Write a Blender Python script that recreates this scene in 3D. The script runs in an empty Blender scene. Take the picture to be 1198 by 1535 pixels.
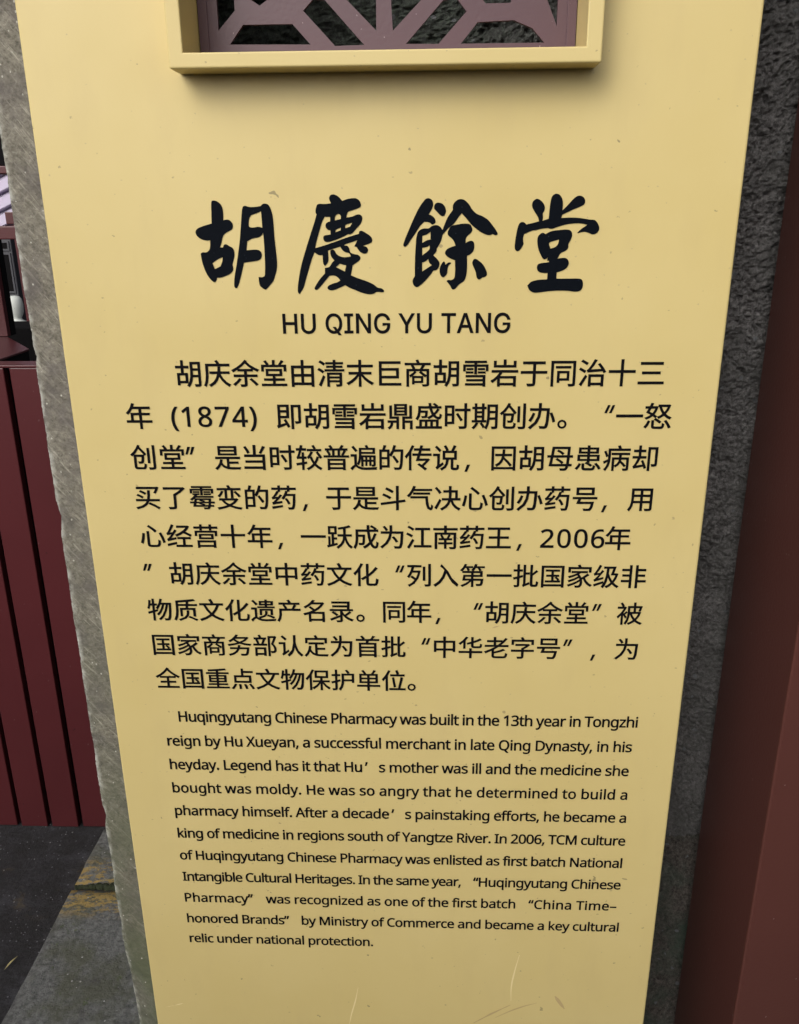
import bpy, bmesh, math, random
from mathutils import Vector, Matrix, noise, geometry

# ------------------------------------------------------------------ camera, sky, sun, exposure
scene = bpy.context.scene
COL = scene.collection
R = math.radians
CAM_YAW, CAM_PITCH, CAM_ROLL, F_PX = 0.03923, 0.34286, -0.00902, 1280.0
cam_data = bpy.data.cameras.new("camera")
cam = bpy.data.objects.new("camera", cam_data)
COL.objects.link(cam)
scene.camera = cam
cam_data.sensor_fit = 'VERTICAL'
cam_data.sensor_height = 24.0
cam_data.lens = F_PX / 1535.0 * 24.0
cam_data.clip_start = 0.02
cam_data.clip_end = 500
_f = Vector((-math.sin(CAM_YAW) * math.cos(CAM_PITCH), math.cos(CAM_YAW) * math.cos(CAM_PITCH), -math.sin(CAM_PITCH)))
_r = Vector((math.cos(CAM_YAW), math.sin(CAM_YAW), 0))
_u = _r.cross(_f)
_r2 = _r * math.cos(CAM_ROLL) + _u * math.sin(CAM_ROLL)
_u2 = -_r * math.sin(CAM_ROLL) + _u * math.cos(CAM_ROLL)
cam.matrix_world = Matrix(((_r2.x, _u2.x, -_f.x, 0), (_r2.y, _u2.y, -_f.y, -0.8), (_r2.z, _u2.z, -_f.z, 1.5), (0, 0, 0, 1)))

world = bpy.data.worlds.new("World")
scene.world = world
world.use_nodes = True
wn = world.node_tree
SUN_EL, SUN_AZ = R(36), R(-152)          # azimuth measured from +Y towards +X: behind the viewer's left shoulder
sky = wn.nodes.new('ShaderNodeTexSky')
sky.sky_type = 'NISHITA'
sky.sun_disc = False
sky.sun_elevation = SUN_EL
sky.sun_rotation = SUN_AZ
sky.altitude = 20
sky.air_density = 1.0
sky.dust_density = 6.0
sky.ozone_density = 1.0
hs = wn.nodes.new('ShaderNodeHueSaturation')
hs.inputs['Saturation'].default_value = 0.25
wn.links.new(sky.outputs[0], hs.inputs['Color'])
bg = wn.nodes['Background']
wn.links.new(hs.outputs[0], bg.inputs['Color'])
bg.inputs['Strength'].default_value = 0.15

sl = bpy.data.lights.new("sun", 'SUN')
sl.energy = 0.6
sl.angle = R(50)
sl.color = (1.0, 0.96, 0.9)
sun = bpy.data.objects.new("sun", sl)
COL.objects.link(sun)
sd = Vector((math.sin(SUN_AZ) * math.cos(SUN_EL), math.cos(SUN_AZ) * math.cos(SUN_EL), math.sin(SUN_EL)))
sun.rotation_euler = sd.to_track_quat('Z', 'Y').to_euler()
sun.location = (-2, -3, 6)
scene.view_settings.view_transform = 'Standard'
scene.view_settings.look = 'None'
scene.view_settings.gamma = 1.0
scene.view_settings.use_curve_mapping = False
scene.view_settings.exposure = 0.08

random.seed(7)

# ------------------------------------------------------------------ materials
def mat(name):
    m = bpy.data.materials.new(name)
    m.use_nodes = True
    nt = m.node_tree
    b = nt.nodes['Principled BSDF']
    return m, nt, b

def node(nt, t, **kw):
    n = nt.nodes.new(t)
    for k, v in kw.items():
        if k.startswith('i_'):
            n.inputs[k[2:].replace('_', ' ')].default_value = v
        else:
            setattr(n, k, v)
    return n

def coords(nt, scale=(1, 1, 1), rot=(0, 0, 0), loc=(0, 0, 0), kind='Object'):
    tc = node(nt, 'ShaderNodeTexCoord')
    mp = node(nt, 'ShaderNodeMapping')
    mp.inputs['Scale'].default_value = scale
    mp.inputs['Rotation'].default_value = rot
    mp.inputs['Location'].default_value = loc
    nt.links.new(tc.outputs[kind], mp.inputs[0])
    return mp.outputs[0]

def world_coords(nt, scale=(1, 1, 1), rot=(0, 0, 0)):
    g = node(nt, 'ShaderNodeNewGeometry')
    mp = node(nt, 'ShaderNodeMapping')
    mp.inputs['Scale'].default_value = scale
    mp.inputs['Rotation'].default_value = rot
    nt.links.new(g.outputs['Position'], mp.inputs[0])
    return mp.outputs[0]

def streak_coords(nt, angle, scale):
    """world coordinates turned in the wall plane, then stretched along the turned axis"""
    v = world_coords(nt, (1, 1, 1), (0, angle, 0))
    mp = node(nt, 'ShaderNodeMapping')
    mp.inputs['Scale'].default_value = scale
    nt.links.new(v, mp.inputs[0])
    return mp.outputs[0]

def tex_noise(nt, vec, scale, detail=4, rough=0.55, dist=0.0):
    n = node(nt, 'ShaderNodeTexNoise')
    n.inputs['Scale'].default_value = scale
    n.inputs['Detail'].default_value = detail
    n.inputs['Roughness'].default_value = rough
    n.inputs['Distortion'].default_value = dist
    nt.links.new(vec, n.inputs['Vector'])
    return n.outputs[0]

def ramp(nt, fac, stops):
    r = node(nt, 'ShaderNodeValToRGB')
    el = r.color_ramp.elements
    while len(el) < len(stops):
        el.new(0.5)
    for e, (p, c) in zip(el, stops):
        e.position = p
        e.color = (c[0], c[1], c[2], 1) if isinstance(c, tuple) else (c, c, c, 1)
    nt.links.new(fac, r.inputs[0])
    return r.outputs[0]

def mix(nt, fac, a, b, mode='MIX'):
    m = node(nt, 'ShaderNodeMix', data_type='RGBA', blend_type=mode)
    for sock, v in ((m.inputs[0], fac), (m.inputs[6], a), (m.inputs[7], b)):
        if hasattr(v, 'links'):
            nt.links.new(v, sock)
        elif isinstance(v, tuple):
            sock.default_value = (v[0], v[1], v[2], 1)
        else:
            sock.default_value = v
    return m.outputs[2]

def math_(nt, op, a, b=0.0):
    m = node(nt, 'ShaderNodeMath', operation=op)
    for sock, v in ((m.inputs[0], a), (m.inputs[1], b)):
        if hasattr(v, 'links'):
            nt.links.new(v, sock)
        else:
            sock.default_value = v
    return m.outputs[0]

def bump(nt, b, height, strength=0.3, distance=0.002, prev=None):
    n = node(nt, 'ShaderNodeBump')
    n.inputs['Strength'].default_value = strength
    n.inputs['Distance'].default_value = distance
    nt.links.new(height, n.inputs['Height'])
    if prev is not None:
        nt.links.new(prev, n.inputs['Normal'])
    nt.links.new(n.outputs[0], b.inputs['Normal'])
    return n.outputs[0]

def specks(nt, vec, scale, size, keep):
    """tiny marks: one per kept voronoi cell"""
    v = node(nt, 'ShaderNodeTexVoronoi')
    v.inputs['Scale'].default_value = scale
    nt.links.new(vec, v.inputs['Vector'])
    near = math_(nt, 'LESS_THAN', v.outputs['Distance'], size)
    sep = node(nt, 'ShaderNodeSeparateColor')
    nt.links.new(v.outputs['Color'], sep.inputs[0])
    k = math_(nt, 'LESS_THAN', sep.outputs[0], keep)
    return math_(nt, 'MULTIPLY', near, k)

def paint(name, col, rough, vary=0.06, speck=None, grain=0.0006):
    m, nt, b = mat(name)
    vec = world_coords(nt)
    big = tex_noise(nt, vec, 3.5, 3)
    c = mix(nt, big, tuple(x * (1 - vary) for x in col), tuple(min(1, x * (1 + vary)) for x in col))
    if speck:
        for sc, sz, kp, sc_col in speck:
            vv = world_coords(nt, (sc, sc, sc * 0.7))
            wob = tex_noise(nt, vv, 2.0, 2)
            ad = node(nt, 'ShaderNodeVectorMath', operation='ADD')
            nt.links.new(vv, ad.inputs[0])
            nt.links.new(wob, ad.inputs[1])
            c = mix(nt, specks(nt, ad.outputs[0], 1.0, sz, kp), c, sc_col)
    nt.links.new(c, b.inputs['Base Color'])
    b.inputs['Roughness'].default_value = rough
    bump(nt, b, tex_noise(nt, vec, 260, 3), 0.25, grain)
    return m

# yellow powder coat, with dust specks, faint blotches and small dents
def yellow_paint(name):
    m, nt, b = mat(name)
    vec = world_coords(nt)
    c = mix(nt, ramp(nt, tex_noise(nt, vec, 5, 4), [(0.35, 0.0), (0.65, 1.0)]), (0.600, 0.476, 0.196), (0.628, 0.504, 0.220))
    c = mix(nt, ramp(nt, tex_noise(nt, world_coords(nt, (28, 28, 9)), 1.0, 5), [(0.52, 0.0), (0.8, 0.5)]), c, (0.56, 0.44, 0.195))
    for sc, sz, kp, dark in ((60, 0.075, 0.42, (0.30, 0.23, 0.11)), (26, 0.05, 0.4, (0.22, 0.17, 0.09)), (150, 0.12, 0.10, (0.42, 0.33, 0.17)), (19, 0.035, 0.5, (0.12, 0.10, 0.06))):
        vv = world_coords(nt, (sc, sc, sc * 1.25), (0, 0.5, 0))
        wob = tex_noise(nt, vv, 3.0, 3)
        ad = node(nt, 'ShaderNodeVectorMath', operation='ADD')
        nt.links.new(vv, ad.inputs[0])
        sc_ = node(nt, 'ShaderNodeVectorMath', operation='SCALE')
        n3 = node(nt, 'ShaderNodeTexNoise')
        n3.inputs['Scale'].default_value = 4.0
        nt.links.new(vv, n3.inputs['Vector'])
        nt.links.new(n3.outputs[1], sc_.inputs[0])
        sc_.inputs['Scale'].default_value = 0.35
        nt.links.new(sc_.outputs[0], ad.inputs[1])
        c = mix(nt, math_(nt, 'MULTIPLY', specks(nt, ad.outputs[0], 1.0, sz, kp), 0.62), c, dark)
    nt.links.new(c, b.inputs['Base Color'])
    rg = ramp(nt, tex_noise(nt, vec, 9, 5), [(0.3, 0.36), (0.7, 0.47)])
    nt.links.new(rg, b.inputs['Roughness'])
    p = bump(nt, b, tex_noise(nt, vec, 420, 2), 0.12, 0.0004)
    bump(nt, b, tex_noise(nt, vec, 7, 2), 0.25, 0.004, p)
    return m

M = {}
M['yellow'] = yellow_paint('yellow_powder_coat')
M['ink'] = paint('black_vinyl', (0.006, 0.0055, 0.0065), 0.6, 0.1)
M['navy'] = paint('blue_black_vinyl', (0.003, 0.0045, 0.0075), 0.6, 0.15, [(210, 0.06, 0.18, (0.05, 0.06, 0.08))])
M['lattice'] = paint('plum_lattice_paint', (0.092, 0.047, 0.058), 0.40, 0.10, [(300, 0.14, 0.06, (0.30, 0.22, 0.24))])
M['maroon'] = paint('maroon_board_paint', (0.076, 0.0140, 0.0165), 0.36, 0.20, [(70, 0.08, 0.25, (0.13, 0.07, 0.07)), (30, 0.06, 0.2, (0.02, 0.006, 0.006))])
M['post'] = paint('maroon_post_paint', (0.088, 0.0310, 0.0250), 0.33, 0.10, [(75, 0.055, 0.3, (0.25, 0.19, 0.17))])
M['dark'] = paint('shade_black_fill', (0.003, 0.0025, 0.003), 0.7, 0.2)  # near black for hidden fill and for shade put into the colour
M['dark'].node_tree.nodes['Principled BSDF'].inputs['Specular IOR Level'].default_value = 0.1
M['grey'] = paint('grey_cabinet_paint', (0.050, 0.050, 0.058), 0.5, 0.1)
M['white'] = paint('glazed_white_stone', (0.62, 0.64, 0.60), 0.3, 0.12, [(50, 0.12, 0.2, (0.35, 0.36, 0.33))])
M['lilac'] = paint('pale_lilac_board', (0.62, 0.54, 0.72), 0.4, 0.08)
for k_ in ('ink', 'navy'):
    M[k_].node_tree.nodes['Principled BSDF'].inputs['Specular IOR Level'].default_value = 0.05
M['scratch'] = paint('scratched_primer', (0.78, 0.66, 0.36), 0.6, 0.05)
M['scuff'] = paint('brown_scuff', (0.47, 0.345, 0.165), 0.7, 0.12)
M['plaster'] = paint('grey_shade_wall_plaster', (0.16, 0.155, 0.145), 0.85, 0.15)
M['leaf'] = paint('dry_leaf', (0.42, 0.36, 0.16), 0.6, 0.2)

def sawn_stone():
    m, nt, b = mat('sawn_grey_stone')
    vec = world_coords(nt)
    saw = tex_noise(nt, streak_coords(nt, R(46), (1, 1, 0.22)), 260, 6, 0.65)
    saw2 = tex_noise(nt, streak_coords(nt, R(38), (1, 1, 0.09)), 340, 4, 0.6)
    blot = tex_noise(nt, vec, 22, 6, 0.65)
    c = mix(nt, ramp(nt, saw, [(0.30, 0.0), (0.70, 1.0)]), (0.150, 0.139, 0.112), (0.262, 0.244, 0.200))
    gr = tex_noise(nt, vec, 210, 9, 0.8)
    c = mix(nt, ramp(nt, gr, [(0.36, 1.0), (0.50, 0.0)]), c, (0.085, 0.078, 0.062))
    c = mix(nt, ramp(nt, gr, [(0.54, 0.0), (0.68, 0.9)]), c, (0.36, 0.345, 0.295))
    c = mix(nt, ramp(nt, saw2, [(0.56, 0.0), (0.68, 0.8)]), c, (0.40, 0.38, 0.32))
    c = mix(nt, ramp(nt, blot, [(0.34, 0.85), (0.52, 0.0)]), c, (0.125, 0.112, 0.105))
    # damp green film growing up from the foot
    sp = node(nt, 'ShaderNodeSeparateXYZ')
    nt.links.new(vec, sp.inputs[0])
    hgt = node(nt, 'ShaderNodeMapRange')
    hgt.inputs['From Min'].default_value = 1.25
    hgt.inputs['From Max'].default_value = 0.55
    nt.links.new(sp.outputs[2], hgt.inputs['Value'])
    film = math_(nt, 'MULTIPLY', hgt.outputs[0], ramp(nt, tex_noise(nt, vec, 14, 5), [(0.3, 0.25), (0.62, 1.0)]))
    c = mix(nt, math_(nt, 'MULTIPLY', film, 0.85), c, (0.098, 0.116, 0.064))
    c = mix(nt, specks(nt, world_coords(nt, (240, 240, 200)), 1.0, 0.22, 0.07), c, (0.46, 0.45, 0.40))
    c = mix(nt, ramp(nt, tex_noise(nt, vec, 120, 5, 0.7), [(0.26, 0.8), (0.38, 0.0)]), c, (0.05, 0.047, 0.042))
    # fresh pale chipping along the broken left arris
    edge = node(nt, 'ShaderNodeMapRange')
    edge.inputs['From Min'].default_value = -0.3995
    edge.inputs['From Max'].default_value = -0.4065
    nt.links.new(sp.outputs[0], edge.inputs['Value'])
    ef = math_(nt, 'MULTIPLY', edge.outputs[0], ramp(nt, tex_noise(nt, vec, 95, 4), [(0.42, 0.0), (0.60, 1.0)]))
    c = mix(nt, ef, c, (0.50, 0.50, 0.45))
    nt.links.new(c, b.inputs['Base Color'])
    b.inputs['Roughness'].default_value = 0.8
    p = bump(nt, b, saw, 0.5, 0.0016)
    bump(nt, b, tex_noise(nt, vec, 240, 7, 0.75), 0.9, 0.0024, p)
    return m

def rough_stone(name, a, c2, green):
    m, nt, b = mat(name)
    vec = world_coords(nt)
    n1 = tex_noise(nt, vec, 210, 10, 0.85)
    c = mix(nt, ramp(nt, n1, [(0.38, 0.0), (0.66, 1.0)]), a, c2)
    c = mix(nt, ramp(nt, tex_noise(nt, vec, 11, 5), [(0.45, 0.0), (0.7, 1.0)]), c, green)
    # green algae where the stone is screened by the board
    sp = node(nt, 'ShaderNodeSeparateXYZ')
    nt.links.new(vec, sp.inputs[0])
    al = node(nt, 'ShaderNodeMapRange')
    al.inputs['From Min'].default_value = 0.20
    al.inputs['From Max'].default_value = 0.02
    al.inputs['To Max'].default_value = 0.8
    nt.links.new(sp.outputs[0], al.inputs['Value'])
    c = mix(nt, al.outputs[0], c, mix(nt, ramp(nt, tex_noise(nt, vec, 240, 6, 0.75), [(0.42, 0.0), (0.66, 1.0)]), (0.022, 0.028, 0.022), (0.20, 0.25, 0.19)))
    c = mix(nt, specks(nt, world_coords(nt, (95, 95, 120)), 1.0, 0.28, 0.05), c, (0.26, 0.27, 0.28))
    nt.links.new(c, b.inputs['Base Color'])
    b.inputs['Roughness'].default_value = 0.75
    mz = node(nt, 'ShaderNodeTexVoronoi')
    mz.feature = 'F1'
    mz.inputs['Scale'].default_value = 210
    nt.links.new(world_coords(nt, (1, 1, 1.3)), mz.inputs['Vector'])
    p = bump(nt, b, mz.outputs['Distance'], 0.8, 0.004)
    p = bump(nt, b, tex_noise(nt, vec, 190, 10, 0.8), 1.0, 0.010, p)
    bump(nt, b, tex_noise(nt, vec, 700, 5, 0.75), 1.0, 0.003, p)
    return m

M['sawn'] = sawn_stone()
M['rough'] = rough_stone('rough_dark_stone', (0.045, 0.042, 0.043), (0.50, 0.48, 0.47), (0.160, 0.158, 0.150))
M['mossy'] = rough_stone('mossy_dark_stone', (0.030, 0.026, 0.022), (0.34, 0.30, 0.265), (0.110, 0.165, 0.125))
M['edge_stone'] = rough_stone('broken_grey_stone', (0.10, 0.095, 0.085), (0.28, 0.27, 0.24), (0.14, 0.15, 0.11))

def yellow_line(nt, vec):
    """worn road-marking paint crossing the ground at y ~ 0.76"""
    sp = node(nt, 'ShaderNodeSeparateXYZ')
    nt.links.new(vec, sp.inputs[0])
    d = math_(nt, 'ABSOLUTE', math_(nt, 'SUBTRACT', sp.outputs[1], 0.757))
    band = node(nt, 'ShaderNodeMapRange')
    band.inputs['From Min'].default_value = 0.100
    band.inputs['From Max'].default_value = 0.055
    nt.links.new(d, band.inputs['Value'])
    return band.outputs[0]

def asphalt():
    m, nt, b = mat('damp_asphalt')
    vec = world_coords(nt)
    c = mix(nt, ramp(nt, tex_noise(nt, vec, 90, 10, 0.85), [(0.38, 0.0), (0.68, 1.0)]), (0.004, 0.004, 0.005), (0.075, 0.073, 0.080))
    c = mix(nt, ramp(nt, tex_noise(nt, vec, 13, 7, 0.7), [(0.42, 0.0), (0.60, 0.8)]), c, (0.014, 0.013, 0.013))
    c = mix(nt, ramp(nt, tex_noise(nt, world_coords(nt, (1, 1.8, 1)), 8, 6, 0.7), [(0.52, 0.0), (0.66, 0.55)]), c, (0.085, 0.085, 0.098))
    yl = math_(nt, 'MULTIPLY', yellow_line(nt, vec), ramp(nt, tex_noise(nt, vec, 16, 6, 0.65), [(0.56, 0.0), (0.66, 0.6)]))
    c = mix(nt, yl, c, (0.13, 0.095, 0.045))
    c = mix(nt, specks(nt, world_coords(nt, (70, 70, 70)), 1.0, 0.12, 0.22), c, (0.36, 0.36, 0.36))
    c = mix(nt, specks(nt, world_coords(nt, (130, 130, 130)), 1.0, 0.2, 0.15), c, (0.22, 0.22, 0.24))
    nt.links.new(c, b.inputs['Base Color'])
    b.inputs['Roughness'].default_value = 0.55
    p = bump(nt, b, tex_noise(nt, vec, 150, 9, 0.8), 1.0, 0.012)
    bump(nt, b, tex_noise(nt, vec, 30, 4), 0.7, 0.010, p)
    return m

def paving():
    m, nt, b = mat('weathered_paving_stone')
    vec = world_coords(nt)
    c = mix(nt, ramp(nt, tex_noise(nt, vec, 75, 7, 0.7), [(0.3, 0.0), (0.7, 1.0)]), (0.050, 0.052, 0.049), (0.27, 0.275, 0.262))
    c = mix(nt, ramp(nt, tex_noise(nt, vec, 9, 6, 0.6), [(0.45, 0.0), (0.58, 0.75)]), c, (0.095, 0.098, 0.060))
    c = mix(nt, ramp(nt, tex_noise(nt, vec, 17, 5, 0.7), [(0.56, 0.0), (0.66, 0.7)]), c, (0.085, 0.08, 0.088))
    c = mix(nt, ramp(nt, tex_noise(nt, vec, 34, 5, 0.7), [(0.63, 0.0), (0.70, 0.8)]), c, (0.10, 0.14, 0.028))
    yl = math_(nt, 'MULTIPLY', yellow_line(nt, vec), ramp(nt, tex_noise(nt, world_coords(nt, (1, 2.2, 1)), 38, 8, 0.75), [(0.49, 0.0), (0.54, 0.95)]))
    c = mix(nt, yl, c, (0.42, 0.29, 0.085))
    c = mix(nt, specks(nt, world_coords(nt, (60, 60, 60)), 1.0, 0.11, 0.22), c, (0.5, 0.5, 0.48))
    nt.links.new(c, b.inputs['Base Color'])
    b.inputs['Roughness'].default_value = 0.7
    p = bump(nt, b, tex_noise(nt, vec, 110, 9, 0.78), 1.0, 0.010)
    bump(nt, b, tex_noise(nt, vec, 18, 4), 0.7, 0.014, p)
    return m

def moss():
    m, nt, b = mat('moss_in_joint')
    vec = world_coords(nt)
    c = mix(nt, tex_noise(nt, vec, 120, 5), (0.004, 0.005, 0.003), (0.035, 0.045, 0.013))
    nt.links.new(c, b.inputs['Base Color'])
    b.inputs['Roughness'].default_value = 0.9
    bump(nt, b, tex_noise(nt, vec, 300, 5), 1.0, 0.003)
    return m

M['asphalt'] = asphalt()
M['paving'] = paving()
M['moss'] = moss()

# ------------------------------------------------------------------ mesh helpers
def link(name, me, m, parent=None, smooth=False):
    o = bpy.data.objects.new(name, me)
    COL.objects.link(o)
    if m is not None:
        me.materials.append(m)
    if parent is not None:
        o.parent = parent
        me.transform(Matrix.Translation(-root_origin(parent)))
    if smooth:
        for p in me.polygons:
            p.use_smooth = True
    return o

def root_origin(p):
    v = Vector(p.location)
    while p.parent:
        p = p.parent
        v += p.location
    return v

def thing(name, label, cat, loc=(0, 0, 0), group=None):
    o = bpy.data.objects.new(name, None)
    o.empty_display_size = 0.1
    COL.objects.link(o)
    o.location = loc
    o['label'] = label
    o['category'] = cat
    if group:
        o['group'] = group
    return o

def box(x0, x1, y0, y1, z0, z1, bevel=0.0, seg=2):
    bm = bmesh.new()
    vs = [bm.verts.new((x, y, z)) for x in (x0, x1) for y in (y0, y1) for z in (z0, z1)]
    for f in ((0, 1, 3, 2), (4, 6, 7, 5), (0, 4, 5, 1), (2, 3, 7, 6), (0, 2, 6, 4), (1, 5, 7, 3)):
        bm.faces.new([vs[i] for i in f])
    bmesh.ops.recalc_face_normals(bm, faces=bm.faces)
    if bevel:
        bmesh.ops.bevel(bm, geom=list(bm.edges), offset=bevel, segments=seg, profile=0.5, affect='EDGES')
    return bm

def mesh(bm, name='mesh'):
    me = bpy.data.meshes.new(name)
    bm.to_mesh(me)
    bm.free()
    return me

def bobj(name, bm, m, parent=None, smooth=False):
    return link(name, mesh(bm, name), m, parent, smooth)

def ring(x0, x1, z0, z1, hx0, hx1, hz0, hz1, yf, yb, bevel_out, bevel_in):
    """rectangular slab with a rectangular opening, outer / inner front arrises rounded"""
    bm = bmesh.new()
    out = [(x0, z0), (x1, z0), (x1, z1), (x0, z1)]
    inn = [(hx0, hz0), (hx1, hz0), (hx1, hz1), (hx0, hz1)]
    V = {}
    for k, pts in (('o', out), ('i', inn)):
        for y in (yf, yb):
            V[k, y] = [bm.verts.new((x, y, z)) for x, z in pts]
    for i in range(4):
        j = (i + 1) % 4
        bm.faces.new((V['o', yf][i], V['o', yf][j], V['i', yf][j], V['i', yf][i]))
        bm.faces.new((V['o', yb][i], V['i', yb][i], V['i', yb][j], V['o', yb][j]))
        bm.faces.new((V['o', yf][i], V['o', yb][i], V['o', yb][j], V['o', yf][j]))
        bm.faces.new((V['i', yf][i], V['i', yf][j], V['i', yb][j], V['i', yb][i]))
    bmesh.ops.recalc_face_normals(bm, faces=bm.faces)
    def sel(k, depth_edges):
        e = []
        vf = V[k, yf]
        s = set(vf)
        for ed in bm.edges:
            if ed.verts[0] in s and ed.verts[1] in s:
                e.append(ed)
            if depth_edges and (ed.verts[0] in s) != (ed.verts[1] in s) and (ed.verts[0] in V[k, yb] or ed.verts[1] in V[k, yb]):
                e.append(ed)
        return e
    if bevel_out:
        bmesh.ops.bevel(bm, geom=sel('o', True), offset=bevel_out, segments=3, profile=0.5, affect='EDGES')
    if bevel_in:
        vi = [v for v in bm.verts if abs(v.co.y - yf) < 1e-6 and any(abs(v.co.x - a) < 1e-6 and abs(v.co.z - c) < 1e-6 for a, c in inn)]
        s = set(vi)
        e = [ed for ed in bm.edges if ed.verts[0] in s and ed.verts[1] in s]
        bmesh.ops.bevel(bm, geom=e, offset=bevel_in, segments=3, profile=0.5, affect='EDGES')
    return bm

def area2(c):
    return sum(c[i - 1][0] * c[i][1] - c[i][0] * c[i - 1][1] for i in range(len(c)))

def winding(contours, px, pz):
    w = 0
    for c in contours:
        for i in range(len(c)):
            (x0, z0), (x1, z1) = c[i - 1], c[i]
            if (z0 <= pz) != (z1 <= pz):
                xi = x0 + (pz - z0) / (z1 - z0) * (x1 - x0)
                if xi > px:
                    w += 1 if z1 > z0 else -1
    return w

def fatten(c, off, outer_sign):
    """move every corner outwards from the inked side by off"""
    pts = [p for i, p in enumerate(c) if (p[0] - c[i - 1][0]) ** 2 + (p[1] - c[i - 1][1]) ** 2 > 1e-14]
    n = len(pts)
    out = []
    for i in range(n):
        a, p, b = Vector(pts[i - 1]), Vector(pts[i]), Vector(pts[(i + 1) % n])
        d0, d1 = (p - a).normalized(), (b - p).normalized()
        n0, n1 = Vector((d0.y, -d0.x)), Vector((d1.y, -d1.x))
        m = n0 + n1
        if m.length < 0.2:
            m = n0
            k = 1.0
        else:
            m.normalize()
            k = min(1.6, 1 / max(0.3, m.dot(n0)))
        q = p + m * (off * k * outer_sign)
        out.append((q.x, q.y))
    return out

def fill(contours, off=0.0, evenodd=False):
    """triangulate the inked area (non-zero winding, or even/odd)"""
    S = 1.0
    if off:
        big = max(contours, key=lambda c: abs(area2(c)))
        sgn = 1 if area2(big) > 0 else -1
        contours = [fatten(c, off, sgn) for c in contours]
    vs, es = [], []
    for c in contours:
        k = len(vs)
        vs += [Vector(p) for p in c]
        es += [(k + i, k + (i + 1) % len(c)) for i in range(len(c))]
    ov, oe, of, _, _, _ = geometry.delaunay_2d_cdt(vs, es, [], 0, 1e-7)
    tris = []
    for f in of:
        cx = sum(ov[i].x for i in f) / len(f)
        cz = sum(ov[i].y for i in f) / len(f)
        w = winding(contours, cx, cz)
        if (w % 2 if evenodd else w) != 0:
            tris.append(tuple(f))
    return [(v.x, v.y) for v in ov], tris

def flat_mesh(pieces, y, thick=0.0):
    """pieces: (points, triangles) in the x-z plane -> one sheet facing -Y, with thickness if asked"""
    vs, fs = [], []
    for pv, pt in pieces:
        k = len(vs)
        vs += [(x, y, z) for x, z in pv]
        fs += [tuple(k + i for i in f) for f in pt]
    me = bpy.data.meshes.new('print')
    me.from_pydata(vs, [], fs)
    bm = bmesh.new()
    bm.from_mesh(me)
    bm.normal_update()
    bmesh.ops.reverse_faces(bm, faces=[f for f in bm.faces if f.normal.y > 0])
    bmesh.ops.delete(bm, geom=[v for v in bm.verts if not v.link_faces], context='VERTS')
    if thick:
        bmesh.ops.dissolve_limit(bm, angle_limit=0.01, verts=bm.verts, edges=bm.edges)
        ex = bmesh.ops.extrude_face_region(bm, geom=list(bm.faces))
        for v in ex['geom']:
            if isinstance(v, bmesh.types.BMVert):
                v.co.y += thick
        bmesh.ops.recalc_face_normals(bm, faces=bm.faces)
    bm.to_mesh(me)
    bm.free()
    return me

# ------------------------------------------------------------------ added unseen wall behind the viewer, darkens the lower sign
ow = None
def added_shade_wall():
    bm = box(-40, 40, -2.55, -2.25, 0.0, 1.64, 0.01, 1)
    o = bobj('added_shade_wall', bm, M['plaster'])
    o['kind'] = 'structure'
added_shade_wall()

# ------------------------------------------------------------------ ground
def ground():
    bm = bmesh.new()
    # fine near patch, then out to the horizon
    xs = [-200, -40, -8, -3] + [-2.4 + 0.02 * i for i in range(79)] + [1, 4, 12, 40, 200]
    ys = [-200, -40, -8, -2, -1] + [0.2 + 0.02 * i for i in range(45)] + [1.6, 3, 8, 40, 200]
    grid = [[bm.verts.new((x, y, 0.0015 * noise.fractal(Vector((x * 9, y * 9, 0)), 1, 2, 4) if -2.4 < x < -0.8 and 0.2 < y < 1.1 else 0)) for y in ys] for x in xs]
    for i in range(len(xs) - 1):
        for j in range(len(ys) - 1):
            bm.faces.new((grid[i][j], grid[i + 1][j], grid[i + 1][j + 1], grid[i][j + 1]))
    o = bobj('street', bm, M['asphalt'])
    o['kind'] = 'structure'
ground()

def slab_mesh(x0, x1, y0, y1, z, seed, amp=0.0018):
    nx, ny = int((x1 - x0) / 0.022), int((y1 - y0) / 0.022)
    bm = bmesh.new()
    g = []
    for i in range(nx + 1):
        r = []
        for j in range(ny + 1):
            x = x0 + (x1 - x0) * i / nx
            y = y0 + (y1 - y0) * j / ny
            edge = min(i, nx - i, j, ny - j)
            w = 0.0022 * noise.noise(Vector((x * 24, y * 24, seed)))
            if i in (0, nx): x += w
            if j in (0, ny): y += w * 1.8
            h = z + amp * noise.fractal(Vector((x * 12, y * 12, seed)), 1, 2, 4) - (0.003 if edge == 0 else 0)
            r.append(bm.verts.new((x, y, h)))
        g.append(r)
    for i in range(nx):
        for j in range(ny):
            bm.faces.new((g[i][j], g[i + 1][j], g[i + 1][j + 1], g[i][j + 1]))
    rim = [e for e in bm.edges if len(e.link_faces) == 1]
    ex = bmesh.ops.extrude_edge_only(bm, edges=rim)
    for v in ex['geom']:
        if isinstance(v, bmesh.types.BMVert):
            v.co.z = -0.05
    return bm

pavement = bpy.data.objects.new('pavement', None)
COL.objects.link(pavement)
pavement['kind'] = 'structure'
for k, (y0, y1) in enumerate(((-1.1, -0.102), (-0.09, 0.748), (0.764, 0.955), (0.962, 1.9))):
    bobj('paving_stone', slab_mesh(-0.832, -0.15, y0, y1, 0.012, 3.3 * k), M['paving'], pavement, True)
    bobj('paving_stone', slab_mesh(-0.14, 0.72, y0, y1, 0.012, 8.1 + 3.3 * k), M['paving'], pavement, True)

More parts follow.
